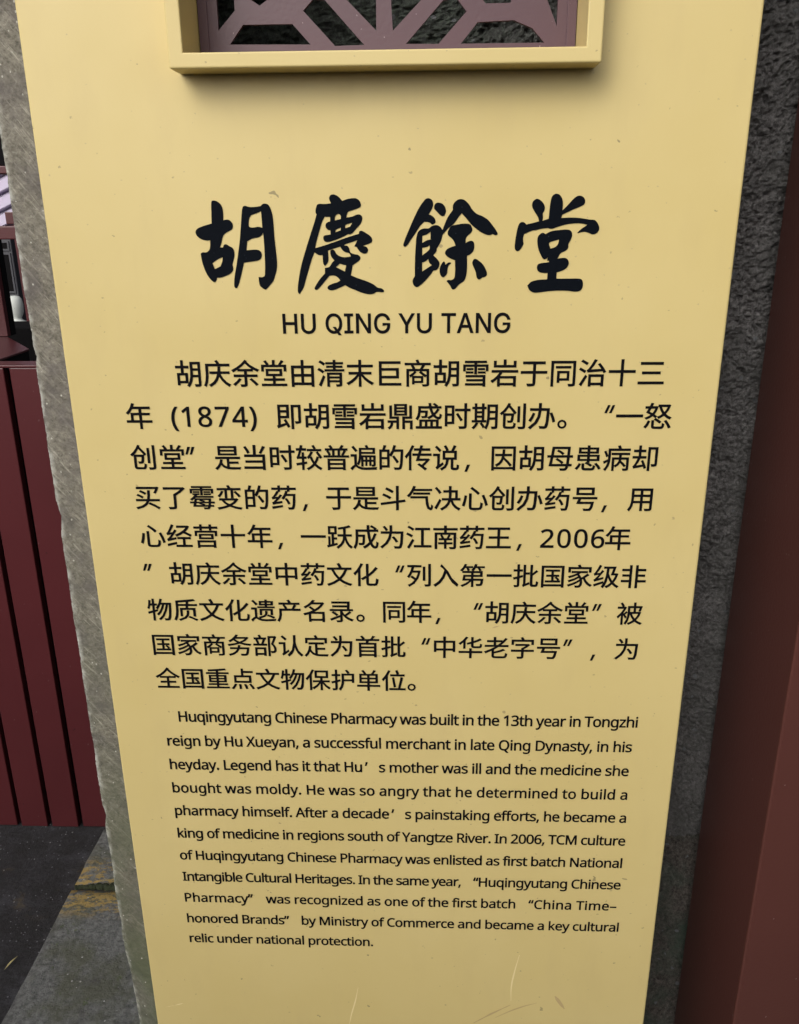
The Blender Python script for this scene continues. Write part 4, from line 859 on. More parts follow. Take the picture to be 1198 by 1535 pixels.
    'a': (0.561, [[288,545,348,540,396,526,433,502,459,468,475,422,480,365,480,0,416,0,399,76,395,76,372,49,347,27,321,11,291,-1,257,-8,215,-10,169,-6,128,7,94,29,68,60,52,100,46,149,53,198,74,239,109,272,159,297,223,313,303,320,394,323,394,355,387,412,365,448,330,467,283,474,242,471,203,461,132,433,105,499,143,517,188,531,237,542],[314,259,229,249,175,227,147,193,137,148,144,109,164,82,196,66,235,61,297,70,348,98,373,128,388,167,393,214,393,262]]),
    'b': (0.615, [[173,575,171,511,168,465,173,465,200,496,236,522,282,539,339,545,401,537,455,514,499,475,533,422,553,352,560,268,553,183,532,114,499,60,455,21,401,-2,339,-10,282,-4,236,13,200,38,173,68,166,68,148,0,85,0,85,760,173,760],[324,472,273,467,234,450,206,423,187,384,176,334,173,271,173,267,181,180,205,115,233,86,274,69,326,63,370,69,406,87,433,116,453,157,465,208,469,269,465,331,453,381,433,421,406,449,369,466]]),
    'c': (0.48, [[300,-10,233,-3,173,19,124,56,86,109,63,178,55,265,63,355,88,426,127,480,177,517,238,539,306,546,346,544,385,537,419,528,447,517,420,444,364,461,333,467,304,469,255,463,215,446,184,417,163,378,150,327,146,266,150,207,163,157,184,118,214,89,252,72,299,66,340,68,376,75,438,97,438,19,410,7,378,-2,343,-8]]),
    'd': (0.615, [[275,-10,213,-2,159,21,115,60,82,113,62,183,55,267,62,352,82,421,115,475,160,515,214,538,276,546,315,543,349,535,378,523,403,507,424,488,442,467,448,467,444,505,442,546,442,760,530,760,530,0,459,0,446,72,442,72,424,50,403,30,378,14,349,1,314,-7],[289,63,340,68,380,84,408,109,434,168,443,250,443,266,435,354,410,419,382,449,341,467,288,473,245,467,209,448,181,416,155,350,146,265,155,180,181,116,209,87,245,69]]),
    'e': (0.564, [[292,546,356,538,410,516,454,480,486,431,506,372,513,304,513,251,146,251,152,195,168,149,192,112,226,86,268,70,317,65,365,67,407,74,489,102,489,25,448,9,408,-1,364,-8,313,-10,241,-2,178,21,127,60,87,113,63,182,55,264,62,346,84,415,120,471,167,512,225,538],[291,474,252,469,219,456,191,433,162,385,148,321,421,321,417,364,407,401,389,431,365,454,332,469]]),
    'f': (0.344, [[332,468,197,468,197,0,109,0,109,468,15,468,15,509,109,539,109,570,114,633,129,682,155,719,189,745,232,760,283,765,314,764,341,759,387,747,364,678,327,688,306,692,284,693,246,686,218,663,202,626,197,571,197,536,332,536]]),
    'g': (0.615, [[275,546,325,541,370,526,410,501,443,465,448,465,460,536,530,536,530,-9,523,-79,504,-136,471,-182,425,-214,365,-234,290,-240,183,-231,138,-221,97,-206,97,-125,138,-143,186,-156,239,-164,295,-167,338,-163,374,-149,403,-126,425,-96,439,-59,443,-16,443,5,444,40,446,71,442,71,411,35,373,10,328,-5,276,-10,212,-2,158,22,113,63,81,118,61,186,55,267,61,347,81,414,113,470,157,512,211,538],[287,472,245,466,210,448,183,418,163,378,150,327,146,266,150,205,162,155,182,114,211,85,246,68,289,62,327,65,359,72,385,86,407,105,423,131,435,163,442,201,444,246,444,267,440,333,427,385,406,424,376,451,336,467]]),
    'h': (0.618, [[173,537,171,498,168,462,174,462,193,487,217,508,245,524,275,535,308,543,341,545,401,540,449,524,488,498,515,461,531,412,537,349,537,0,450,0,450,343,443,400,421,440,384,464,330,472,276,466,236,449,207,422,187,383,177,335,173,277,173,0,85,0,85,760,173,760]]),
    'i': (0.258, [[173,536,173,0,85,0,85,536],[130,737,149,734,165,723,177,706,181,681,177,656,165,639,149,629,130,625,110,628,93,639,82,656,78,681,82,706,93,723,110,734]]),
    'k': (0.534, [[172,363,171,321,168,276,172,276,190,299,214,329,236,355,407,536,510,536,293,307,525,0,419,0,233,250,172,197,172,0,85,0,85,760,172,760]]),
    'l': (0.258, [[173,0,85,0,85,760,173,760]]),
    'm': (0.935, [[673,546,729,541,774,525,809,499,834,462,849,412,854,349,854,0,767,0,767,345,760,400,740,440,707,464,658,472,611,467,574,452,546,427,521,372,513,296,513,0,426,0,426,345,423,384,414,415,399,440,378,458,350,468,316,472,268,466,231,449,204,422,186,384,176,336,173,278,173,0,85,0,85,536,156,536,169,463,174,463,193,489,215,509,241,526,270,537,300,544,332,546,389,540,435,524,471,496,496,456,501,456,533,496,574,524,622,540]]),
    'n': (0.618, [[343,546,402,541,450,525,488,499,515,462,532,412,537,349,537,0,450,0,450,343,443,400,421,440,384,464,330,472,277,466,236,450,207,422,181,361,173,278,173,0,85,0,85,536,156,536,169,463,174,463,194,489,218,509,246,526,277,537,309,544]]),
    'o': (0.605, [[551,269,547,206,533,150,512,103,483,63,447,31,405,8,355,-5,301,-10,250,-5,203,8,161,31,125,63,96,103,73,150,60,206,55,269,62,351,85,419,121,474,171,513,232,538,304,546,373,538,432,513,482,474,519,419,543,351],[146,269,150,210,163,159,184,118,214,88,254,69,303,63,352,69,392,88,422,118,443,159,456,210,460,269,456,328,443,378,422,418,391,447,352,466,302,472,252,466,213,448,183,418,162,377,150,328]]),
    'p': (0.615, [[340,546,402,538,455,515,499,477,533,423,553,354,560,269,553,185,532,115,499,61,455,21,402,-2,339,-10,300,-7,266,1,236,14,211,29,191,48,173,68,167,68,171,25,173,-20,173,-240,85,-240,85,536,157,536,169,463,173,463,191,485,211,505,236,522,265,535,300,543],[324,472,275,467,237,451,208,426,189,390,177,343,173,286,173,269,176,208,187,157,206,117,234,87,274,69,326,63,371,70,406,90,434,122,453,163,465,213,469,270,460,353,433,417,406,448,369,466]]),
    'q': (0.615, [[442,-11,443,31,447,72,441,72,414,40,377,14,331,-4,273,-10,212,-2,160,21,115,60,82,113,62,183,55,267,62,351,83,421,117,475,161,514,215,538,276,546,333,540,379,522,415,495,443,463,447,463,460,536,530,536,530,-240,442,-240],[290,63,340,68,378,83,407,108,427,144,438,191,443,248,443,266,435,356,409,420,380,450,340,467,288,473,244,467,208,448,181,416,155,350,146,265,155,180,181,116,209,87,245,69]]),
    'r': (0.413, [[335,546,367,544,398,540,387,459,358,464,329,466,299,463,270,453,243,437,220,416,200,391,185,360,176,325,173,286,173,0,85,0,85,536,157,536,167,438,171,438,190,467,212,492,238,514,267,531,300,542]]),
    's': (0.479, [[434,148,427,100,408,61,376,30,334,8,282,-5,220,-10,168,-8,123,-1,85,10,52,24,52,104,129,74,175,64,222,61,280,66,319,82,342,108,349,140,346,159,338,176,323,192,298,208,217,244,128,284,95,306,71,332,56,364,51,404,57,446,76,481,106,509,171,537,252,546,299,544,343,536,385,525,423,510,393,440,322,464,285,471,246,474,198,470,163,456,142,436,135,409,138,389,148,371,165,356,191,341,273,307,360,268,392,246,415,219,429,187]]),
    't': (0.361, [[264,62,305,65,339,73,339,6,322,0,299,-5,249,-10,209,-6,171,4,139,24,114,55,97,98,92,156,92,468,16,468,16,510,93,545,128,659,180,659,180,536,335,536,335,468,180,468,180,158,186,115,203,85,230,68]]),
    'u': (0.618, [[533,536,533,0,461,0,448,71,444,71,424,45,400,25,372,9,341,-1,308,-8,274,-10,215,-5,167,10,128,37,101,74,84,123,79,185,79,536,168,536,168,191,175,135,197,95,234,71,287,63,341,69,381,85,411,113,430,151,441,200,445,257,445,536]]),
    'v': (0.508, [[203,0,0,536,94,536,208,220,225,171,241,119,251,78,255,78,266,120,283,172,300,220,414,536,508,536,304,0]]),
    'w': (0.786, [[431,303,419,344,408,383,400,418,394,445,390,445,384,418,376,383,366,343,354,302,258,1,158,1,11,537,102,537,176,251,191,192,203,136,211,91,215,91,222,121,230,159,240,199,251,235,346,537,442,537,534,235,548,186,562,135,570,92,574,92,581,134,594,190,610,251,685,537,775,537,626,1,523,1]]),
    'y': (0.51, [[1,536,95,536,211,231,229,179,245,130,256,85,260,85,279,150,306,232,415,536,510,536,279,-74,258,-121,234,-161,206,-195,172,-219,132,-235,84,-240,42,-237,11,-232,11,-162,37,-166,70,-168,99,-165,123,-156,144,-142,162,-123,177,-100,189,-73,217,-2]]),
    'z': (0.47, [[431,0,39,0,39,58,327,468,56,468,56,536,424,536,424,470,140,68,431,68]]),
    '–': (0.5, [[40,229,40,307,460,307,460,229]]),
    '’': (0.175, [[163,703,140,627,109,545,77,469,12,469,26,529,40,593,52,657,62,714,156,714]]),
    '“': (0.359, [[347,714,328,632,310,546,297,469,202,469,195,480,218,555,249,637,282,714],[162,714,143,632,125,546,112,469,18,469,12,480,35,555,65,637,98,714]]),
    '”': (0.359, [[347,703,324,627,293,545,261,469,195,469,214,550,232,636,246,714,340,714],[162,703,139,627,108,545,76,469,12,469,26,529,40,593,52,657,61,714,155,714]]),
    ' ': (0.26, [])},
  'ti': {'A': (0.673, [[23,0,283,714,388,714,650,0,554,0,403,425,371,522,326,671,344,671,299,521,267,425,119,0],[154,199,154,279,519,279,519,199]]),
    'G': (0.73, [[377,-10,288,2,210,35,145,89,97,162,67,252,57,357,67,462,97,552,145,625,209,679,285,712,372,724,427,719,478,707,524,686,566,659,601,624,630,584,652,539,666,489,573,489,560,522,543,552,523,577,500,599,473,617,443,629,409,637,372,640,312,632,257,607,211,566,175,511,153,441,145,357,153,273,176,203,212,148,259,107,314,83,377,74,434,81,484,100,525,131,556,173,576,225,582,284,610,279,397,279,397,359,671,359,671,281,661,198,633,127,588,70,529,26,458,-1]]),
    'H': (0.726, [[84,0,84,714,175,714,175,405,551,405,551,714,641,714,641,0,551,0,551,325,175,325,175,0]]),
    'I': (0.422, [[44,0,44,80,166,80,166,634,44,634,44,714,378,714,378,634,256,634,256,80,378,80,378,0]]),
    'N': (0.735, [[84,0,84,714,191,714,482,256,509,212,544,150,581,77,568,75,562,152,560,221,560,274,560,714,650,714,650,0,543,0,284,407,249,464,208,535,151,634,167,637,172,539,174,460,175,408,175,0]]),
    'Q': (0.749, [[344,223,439,223,518,119,539,91,657,-67,563,-67,485,37,465,64],[375,-10,288,2,211,35,147,89,98,162,67,252,57,357,67,462,98,552,147,625,211,679,288,712,375,724,462,712,538,679,602,625,651,552,682,462,692,357,682,252,651,162,602,89,538,35,462,2],[375,74,436,82,490,107,537,147,573,202,596,272,604,357,596,441,573,512,537,567,490,607,436,632,375,640,314,632,259,607,212,567,176,511,153,441,145,357,153,272,176,202,212,147,259,107,314,82]]),
    'T': (0.63, [[45,634,45,714,585,714,585,634,360,634,360,0,270,0,270,634]]),
    'U': (0.726, [[363,-12,284,-3,216,22,160,61,119,112,93,174,84,243,84,714,174,714,174,250,180,202,197,159,225,123,263,95,309,78,363,72,418,78,464,95,501,123,529,159,545,202,551,250,551,714,642,714,642,243,633,174,607,112,566,61,510,22,442,-3]]),
    'Y': (0.662, [[286,0,286,292,23,714,128,714,270,484,312,410,350,323,314,323,352,411,393,484,535,714,639,714,376,292,376,0]]),
    ' ': (0.264, [])},
}
LINES = [
  ('c', 1.34262, [('胡庆余堂由清末巨商胡雪岩于同治十三', -0.24299, 0.21648)]),
  ('c', 1.30142, [('年', -0.29571, -0.26991), ('(', -0.25223, -0.24366), ('1874', -0.24124, -0.17708), (')', -0.17591, -0.16779), ('即胡雪岩鼎盛时期创办', -0.1491, 0.11784), ('。', 0.12101, 0.12746), ('“', 0.16384, 0.17285), ('一怒', 0.17474, 0.22714)]),
  ('c', 1.26007, [('创堂', -0.29608, -0.24217), ('”', -0.24018, -0.23234), ('是当时较普遍的传说', -0.21276, 0.02717), ('，', 0.03256, 0.03743), ('因胡母患病却', 0.05823, 0.21758)]),
  ('c', 1.21867, [('买了霉变的药', -0.2961, -0.13399), ('，', -0.12763, -0.12295), ('于是斗气决心创办药号', -0.10417, 0.16302), ('，', 0.16758, 0.17247), ('用', 0.19162, 0.21735)]),
  ('c', 1.17722, [('心经营十年', -0.29563, -0.16048), ('，', -0.15482, -0.15019), ('一跃成为江南药王', -0.13147, 0.08022), ('，', 0.0861, 0.09063), ('2006', 0.1093, 0.17302), ('年', 0.17335, 0.19902)]),
  ('c', 1.13562, [('”', -0.29606, -0.28794), ('胡庆余堂中药文化', -0.26954, -0.05354), ('“', -0.03584, -0.02741), ('列入第一批国家级非', -0.02433, 0.21759)]),
  ('c', 1.09412, [('物质文化遗产名录', -0.29706, -0.08014), ('。', -0.07664, -0.06959), ('同年', -0.04949, 0.00067), ('，', 0.00539, 0.0099), ('“', 0.04495, 0.05304), ('胡庆余堂', 0.05636, 0.16218), ('”', 0.16663, 0.17464), ('被', 0.1918, 0.21746)]),
  ('c', 1.05307, [('国家商务部认定为首批', -0.29603, -0.0262), ('“', -0.0089, -0.00093), ('中华老字号', 0.00351, 0.13574), ('”', 0.13887, 0.14759), ('，', 0.16763, 0.17236), ('为', 0.19202, 0.21663)]),
  ('c', 1.01222, [('全国重点文物保护单位', -0.29707, -0.02645), ('。', -0.02358, -0.01662)]),
  ('e', 0.9682, [('Huqingyutang Chinese Pharmacy was built in the 13th year in Tongzhi', -0.27684, 0.22387)]),
  ('e', 0.93675, [('reign by Hu Xueyan, a successful merchant in late Qing Dynasty, in his', -0.29249, 0.22025)]),
  ('e', 0.90555, [('heyday. Legend has it that Hu', -0.29276, -0.07577), ('’', -0.07225, -0.06979), ('s mother was ill and the medicine she', -0.05695, 0.21924)]),
  ('e', 0.8739, [('bought was moldy. He was so angry that he determined to build a', -0.29292, 0.22025)]),
  ('e', 0.84255, [('pharmacy himself. After a decade', -0.29315, -0.04649), ('’', -0.04336, -0.04077), ('s painstaking efforts, he became a', -0.02821, 0.2215)]),
  ('e', 0.8107, [('king of medicine in regions south of Yangtze River. In 2006, TCM culture', -0.29304, 0.22307)]),
  ('e', 0.77895, [('of Huqingyutang Chinese Pharmacy was enlisted as first batch National', -0.2935, 0.22186)]),
  ('e', 0.74755, [('Intangible Cultural Heritages. In the same year,', -0.29315, 0.03681), ('“Huqingyutang Chinese', 0.05088, 0.2227)]),
  ('e', 0.716, [('Pharmacy”', -0.29346, -0.21081), ('was recognized as one of the first batch', -0.19577, 0.10157), ('“China Time', 0.11667, 0.21142), ('–', 0.21244, 0.22024)]),
  ('e', 0.6841, [('honored Brands”', -0.29367, -0.16892), ('by Ministry of Commerce and became a key cultural', -0.15401, 0.22519)]),
  ('e', 0.6531, [('relic under national protection.', -0.2935, -0.0683)]),
  ('t', 1.3904, [('HU QING YU TANG', -0.13821, 0.07199)]),
]
CALLIGRAPHY = [
  [[(-19494, 150691, 0), (-19139, 150651, 0), (-18801, 150388, 0), (-18634, 149976, 0), (-18651, 149038, 1), (-18262, 149088, 0), (-17954, 148920, 0), (-17819, 148579, 0), (-17965, 148239, 0), (-18342, 148052, 0), (-18682, 147827, 0), (-18851, 147523, 0), (-18981, 147103, 0), (-19133, 146720, 1), (-18866, 146718, 1), (-18751, 146948, 0), (-18545, 146985, 0), (-18274, 146830, 0), (-18002, 146674, 0), (-17881, 146442, 0), (-17872, 146018, 0), (-18004, 145554, 0), (-18125, 145243, 1), (-18072, 144970, 0), (-18109, 144697, 0), (-18375, 144424, 0), (-18883, 144207, 0), (-19344, 144076, 0), (-19615, 144078, 1), (-19692, 143842, 0), (-19869, 143685, 0), (-20106, 143805, 0), (-20439, 144240, 0), (-20713, 144869, 0), (-20881, 145572, 0), (-20941, 146193, 1), (-20752, 146307, 0), (-20427, 146305, 0), (-20214, 146420, 0), (-20056, 146650, 0), (-19974, 147340, 1), (-20299, 147327, 0), (-20737, 147422, 0), (-21118, 147692, 0), (-21249, 148036, 0), (-21104, 148301, 0), (-20724, 148488, 0), (-20228, 148635, 0), (-19734, 148768, 1), (-19680, 149610, 0), (-19610, 150544, 0)],
   [(-19936, 145356, 1), (-19505, 145641, 0), (-18956, 145885, 1), (-19028, 145482, 0), (-19224, 145071, 1), (-19749, 144848, 1)],
   [(-16824, 150147, 0), (-16619, 150235, 0), (-16267, 150143, 0), (-15709, 150138, 0), (-15211, 150208, 1), (-15058, 150356, 0), (-14817, 150405, 0), (-14544, 150314, 0), (-14363, 150015, 0), (-14219, 149491, 0), (-14163, 148664, 0), (-14145, 147603, 0), (-14086, 146532, 0), (-14031, 145373, 0), (-14086, 144829, 0), (-14306, 144126, 0), (-14492, 143734, 0), (-14843, 143341, 0), (-15193, 142987, 1), (-15393, 143067, 0), (-15704, 143346, 0), (-15785, 143741, 0), (-15794, 144119, 1), (-15410, 144117, 0), (-15240, 144210, 0), (-15175, 144601, 0), (-15120, 145767, 0), (-15115, 147152, 0), (-15143, 147990, 1), (-15262, 147763, 0), (-15555, 147575, 0), (-16127, 147465, 0), (-16627, 147224, 1), (-16745, 146458, 1), (-15867, 146505, 0), (-15510, 146387, 0), (-15368, 146078, 0), (-15514, 145693, 0), (-15849, 145540, 0), (-17038, 145392, 1), (-17303, 144535, 0), (-17564, 143751, 0), (-17809, 143199, 0), (-17962, 143137, 0), (-18088, 143320, 0), (-17980, 144226, 0), (-17748, 145163, 0), (-17443, 146555, 0), (-17245, 147626, 0), (-17088, 148687, 0), (-16960, 149588, 0)],
   [(-15215, 149761, 1), (-15665, 149592, 0), (-16073, 149468, 0), (-16290, 149207, 0), (-16396, 148606, 0), (-16303, 148439, 0), (-15903, 148413, 0), (-15538, 148463, 0), (-15183, 148369, 1)]],
  [[(-9110, 150785, 0), (-8982, 151042, 0), (-8704, 151113, 0), (-8392, 151000, 0), (-8124, 150776, 0), (-7957, 150576, 1), (-7416, 150733, 0), (-6784, 150779, 0), (-6473, 150614, 0), (-6308, 150280, 0), (-6368, 150058, 0), (-6728, 149891, 0), (-7207, 149746, 0), (-7487, 149622, 0), (-7635, 149175, 1), (-7061, 149267, 0), (-6781, 149392, 0), (-6463, 149427, 0), (-6245, 149276, 0), (-6220, 148976, 0), (-6403, 148603, 0), (-6771, 148229, 0), (-7139, 147854, 0), (-7358, 147742, 1), (-7501, 147781, 1), (-8149, 147483, 0), (-8878, 147222, 0), (-9364, 147111, 0), (-9641, 147189, 0), (-9751, 147456, 0), (-9664, 147661, 0), (-9341, 147719, 0), (-9076, 147755, 1), (-9088, 148096, 1), (-9324, 148173, 0), (-9500, 148401, 0), (-9466, 148664, 0), (-9261, 148813, 0), (-9084, 148864, 1), (-9070, 149246, 1), (-9563, 149250, 1), (-9820, 148780, 0), (-10135, 147877, 0), (-10364, 147194, 0), (-10509, 146599, 1), (-9614, 146845, 0), (-8559, 147181, 0), (-7427, 147553, 0), (-6542, 147797, 1), (-6498, 148001, 0), (-6297, 148052, 0), (-5825, 147806, 0), (-5471, 147539, 0), (-5357, 147234, 0), (-5481, 147022, 0), (-6207, 146768, 1), (-5889, 146666, 0), (-5758, 146436, 0), (-5859, 146168, 0), (-6102, 146093, 0), (-6421, 146210, 0), (-6655, 146480, 0), (-6770, 146672, 1), (-6986, 146727, 1), (-6843, 146978, 0), (-6700, 147244, 1), (-7442, 147021, 0), (-7889, 146833, 0), (-7610, 146778, 0), (-7455, 146562, 0), (-7345, 146217, 0), (-6987, 146061, 0), (-6627, 145981, 0), (-6448, 145749, 0), (-6558, 145518, 0), (-7174, 145097, 1), (-7267, 144631, 0), (-7360, 144226, 1), (-6718, 143964, 0), (-5913, 143686, 0), (-5309, 143407, 0), (-4948, 143130, 0), (-4584, 143049, 0), (-4367, 142851, 0), (-4426, 142717, 0), (-5037, 142736, 0), (-5325, 142579, 0), (-5693, 142526, 0), (-6342, 142664, 0), (-7069, 142944, 0), (-7552, 143144, 0), (-7913, 143359, 1), (-8368, 143148, 0), (-8864, 142954, 0), (-9273, 142916, 0), (-9529, 143076, 0), (-9422, 143312, 0), (-9008, 143506, 0), (-8597, 143622, 0), (-8331, 143778, 1), (-8622, 144093, 0), (-8942, 144212, 0), (-9309, 144199, 1), (-9818, 143629, 0), (-10244, 143159, 0), (-10539, 142947, 0), (-10715, 143043, 0), (-10605, 143318, 0), (-10216, 143867, 0), (-9707, 144412, 1), (-9705, 144880, 1), (-9280, 144978, 0), (-9025, 145341, 0), (-8817, 145518, 1), (-9049, 145805, 0), (-9159, 146114, 0), (-9148, 146405, 1), (-8905, 146458, 0), (-8748, 146341, 0), (-8596, 146071, 0), (-8280, 145877, 0), (-7880, 145797, 0), (-7314, 145870, 1), (-7467, 146141, 0), (-7787, 146220, 0), (-8062, 146413, 0), (-8253, 146721, 1), (-8740, 146571, 0), (-9366, 146384, 1), (-9350, 145961, 0), (-9386, 145421, 0), (-9683, 145035, 1), (-9836, 145269, 0), (-9872, 146003, 1), (-10131, 145982, 0), (-10369, 146083, 0), (-10605, 146239, 1), (-10875, 145585, 0), (-11152, 144811, 0), (-11479, 143874, 0), (-11715, 143166, 0), (-12112, 142574, 1), (-12266, 142774, 0), (-12187, 143563, 0), (-11875, 144971, 0), (-11358, 146513, 0), (-10902, 147731, 0), (-10497, 148785, 0), (-10270, 149458, 1), (-10358, 149646, 0), (-10285, 150055, 0), (-10116, 150313, 0), (-9482, 150330, 0), (-8966, 150377, 1)],
   [(-8660, 148936, 1), (-8634, 149220, 0), (-8484, 149428, 0), (-8284, 149479, 0), (-8130, 149328, 0), (-8123, 149067, 1)],
   [(-7749, 148274, 1), (-7718, 148538, 0), (-7395, 148671, 0), (-7091, 148743, 1), (-7323, 148407, 1)],
   [(-8638, 147941, 1), (-8607, 148130, 0), (-8138, 148338, 1), (-8169, 148104, 1)],
   [(-8690, 144951, 1), (-8341, 145236, 1), (-7756, 145085, 1), (-7901, 144557, 1)]],
  [[(-754, 150491, 0), (-519, 150695, 0), (-245, 150707, 0), (-10, 150521, 0), (70, 150188, 0), (-46, 149820, 0), (-320, 149391, 1), (35, 149225, 0), (273, 148924, 0), (259, 148663, 0), (-1, 148515, 1), (-278, 148704, 0), (-713, 148783, 1), (-1148, 148336, 0), (-1545, 147737, 0), (-1944, 147210, 0), (-2225, 146793, 0), (-2465, 146665, 0), (-2584, 146796, 0), (-2462, 147213, 0), (-2099, 148043, 0), (-1621, 149089, 0), (-1146, 149977, 0)],
   [(188, 150150, 0), (344, 150319, 0), (618, 150346, 0), (932, 150218, 0), (1146, 149921, 0), (1189, 149550, 0), (1019, 149254, 0), (783, 149256, 0), (546, 149444, 0), (348, 149668, 0), (166, 149855, 0)],
   [(-40, 148403, 0), (355, 148475, 0), (672, 148360, 0), (911, 148057, 1), (1066, 148469, 0), (1374, 149139, 0), (1800, 149730, 1), (1818, 150137, 0), (2064, 150466, 0), (2413, 150625, 0), (2844, 150533, 0), (3242, 150161, 0), (3484, 149790, 0), (3883, 149416, 0), (4437, 149189, 0), (4916, 148887, 0), (5321, 148436, 0), (5689, 147946, 0), (5800, 147682, 0), (5661, 147585, 0), (5342, 147685, 1), (5068, 147589, 0), (4552, 147729, 0), (3991, 148071, 0), (3430, 148526, 0), (2948, 149089, 0), (2588, 149449, 1), (2318, 149131, 0), (1932, 148612, 0), (1385, 148166, 0), (915, 147643, 1), (799, 147190, 0), (604, 146773, 0), (406, 146508, 1), (368, 146241, 0), (106, 145913, 1), (452, 145589, 0), (654, 145279, 0), (632, 144971, 0), (418, 144662, 0), (121, 144587, 1), (-103, 144277, 0), (-585, 143734, 0), (-1070, 143306, 0), (-1394, 143150, 0), (-1677, 143348, 0), (-1757, 143740, 0), (-1554, 144130, 1), (-1551, 145293, 0), (-1467, 146826, 0), (-1370, 147660, 0), (-1148, 148035, 0), (-752, 148198, 0), (-316, 148217, 0)],
   [(-886, 147581, 1), (-513, 147691, 0), (-157, 147915, 1), (-154, 147272, 1), (-472, 147199, 0), (-894, 146974, 1)],
   [(-893, 146555, 1), (-511, 146629, 0), (-208, 146779, 1), (-271, 146398, 0), (-893, 145905, 1)],
   [(-893, 145289, 1), (-548, 145426, 0), (-348, 145594, 1), (-267, 145285, 0), (-26, 145067, 1), (-893, 144515, 1)],
   [(1426, 148016, 0), (1698, 148389, 0), (2248, 148520, 0), (2878, 148590, 0), (3312, 148526, 0), (3531, 148225, 0), (3506, 147887, 0), (3133, 147551, 0), (2995, 147325, 0), (2985, 146946, 1), (3300, 147111, 0), (3617, 147094, 0), (3758, 146789, 0), (3712, 146333, 0), (3479, 146029, 0), (3124, 145840, 1), (3142, 144878, 0), (3075, 144103, 0), (2882, 143675, 0), (2443, 143365, 0), (2086, 142974, 0), (1844, 142936, 0), (1638, 143252, 0), (1311, 143661, 1), (1431, 143761, 0), (1753, 143760, 0), (1993, 143914, 0), (2066, 144420, 0), (2053, 145463, 1), (1651, 145619, 0), (1289, 145852, 0), (1151, 146121, 0), (1323, 146425, 0), (1719, 146613, 0), (2076, 146725, 1), (1952, 147068, 0), (1750, 147334, 0), (1430, 147601, 0), (1372, 147828, 0)],
   [(895, 145239, 0), (1094, 145369, 0), (1201, 145083, 1), (1415, 145259, 0), (1655, 145288, 0), (1720, 145211, 0), (1498, 145042, 0), (1397, 144734, 0), (1345, 144307, 0), (1106, 144036, 0), (945, 143998, 0), (742, 144233, 0), (682, 144738, 0)],
   [(3651, 145414, 0), (3847, 145590, 0), (4250, 145372, 0), (4618, 145023, 0), (4869, 144558, 0), (4943, 144208, 0), (4763, 144015, 0), (4563, 143977, 1), (4247, 143784, 0), (4042, 143941, 0), (3910, 144486, 0), (3616, 145145, 0)]],
  [[(9190, 150587, 0), (9507, 150438, 0), (9795, 150105, 0), (9867, 149736, 0), (9713, 149368, 1), (9745, 149034, 0), (9703, 148759, 1), (10242, 148934, 1), (10283, 149659, 0), (10359, 150467, 0), (10495, 150831, 0), (10796, 150997, 0), (11151, 150862, 0), (11363, 150531, 0), (11426, 150091, 0), (11414, 149612, 1), (11855, 150050, 0), (12365, 150596, 0), (12739, 150811, 0), (13130, 150735, 0), (13341, 150441, 0), (13285, 150112, 0), (12949, 149916, 0), (12342, 149678, 0), (11433, 149265, 1), (11331, 148984, 1), (12148, 149015, 0), (13008, 148971, 0), (13873, 148830, 0), (14264, 148797, 0), (14512, 148587, 0), (14709, 148213, 0), (14678, 147878, 0), (14421, 147640, 0), (14110, 147605, 0), (13789, 147735, 0), (13393, 147812, 0), (12813, 147689, 1), (12994, 147928, 0), (13667, 148408, 1), (13114, 148509, 0), (12567, 148528, 0), (11791, 148445, 0), (11175, 148278, 0), (10597, 148096, 0), (10322, 148113, 1), (10241, 148158, 1), (9695, 148103, 0), (9229, 147994, 0), (8839, 147937, 0), (8143, 147664, 1), (8064, 147288, 0), (8137, 146834, 1), (7953, 146494, 0), (7764, 146267, 0), (7528, 146230, 0), (7361, 146460, 0), (7365, 146991, 0), (7502, 147970, 0), (7677, 148530, 0), (7907, 148677, 0), (8144, 148623, 0), (8307, 148472, 1), (8889, 148595, 0), (9408, 148725, 1), (9298, 149075, 0), (8964, 149559, 0), (8751, 149967, 0), (8776, 150297, 0), (8960, 150516, 0)],
   [(9790, 147765, 0), (10031, 147650, 1), (10491, 147872, 0), (11191, 147979, 0), (11972, 148010, 0), (12253, 147896, 0), (12390, 147557, 0), (12294, 147182, 0), (12104, 146806, 0), (12079, 146427, 0), (11839, 146201, 0), (11455, 146013, 0), (11202, 145557, 1), (11793, 145614, 0), (12076, 145513, 0), (12230, 145167, 0), (12115, 144822, 0), (11773, 144555, 0), (11186, 144365, 1), (11191, 143823, 1), (12213, 143817, 0), (13249, 143811, 0), (13495, 143693, 0), (13597, 143342, 0), (13542, 142952, 0), (13316, 142719, 0), (12919, 142666, 0), (12274, 142748, 0), (11311, 142769, 0), (10512, 142718, 0), (9714, 142620, 0), (9232, 142607, 0), (8821, 142821, 0), (8603, 143229, 1), (8950, 143563, 0), (9503, 143716, 0), (10363, 143773, 1), (10377, 144308, 1), (9873, 144334, 0), (9507, 144491, 0), (9398, 144800, 0), (9481, 145069, 0), (9755, 145168, 0), (10465, 145255, 1), (10443, 145370, 1), (10276, 145387, 1), (10341, 145677, 1), (10212, 145563, 0), (9976, 145511, 0), (9723, 145834, 0), (9461, 146369, 0), (9339, 146977, 0), (9373, 147429, 0), (9559, 147654, 0)],
   [(10371, 146818, 1), (10459, 146954, 0), (10846, 147079, 0), (11249, 147190, 1), (11175, 146812, 0), (10952, 146549, 0), (10525, 146415, 1)]],
]
def decode(contours):
    """flat integer lists in thousandths of an em -> point lists"""
    return [[(c[i] / 1000, c[i + 1] / 1000) for i in range(0, len(c), 2)] for c in contours]

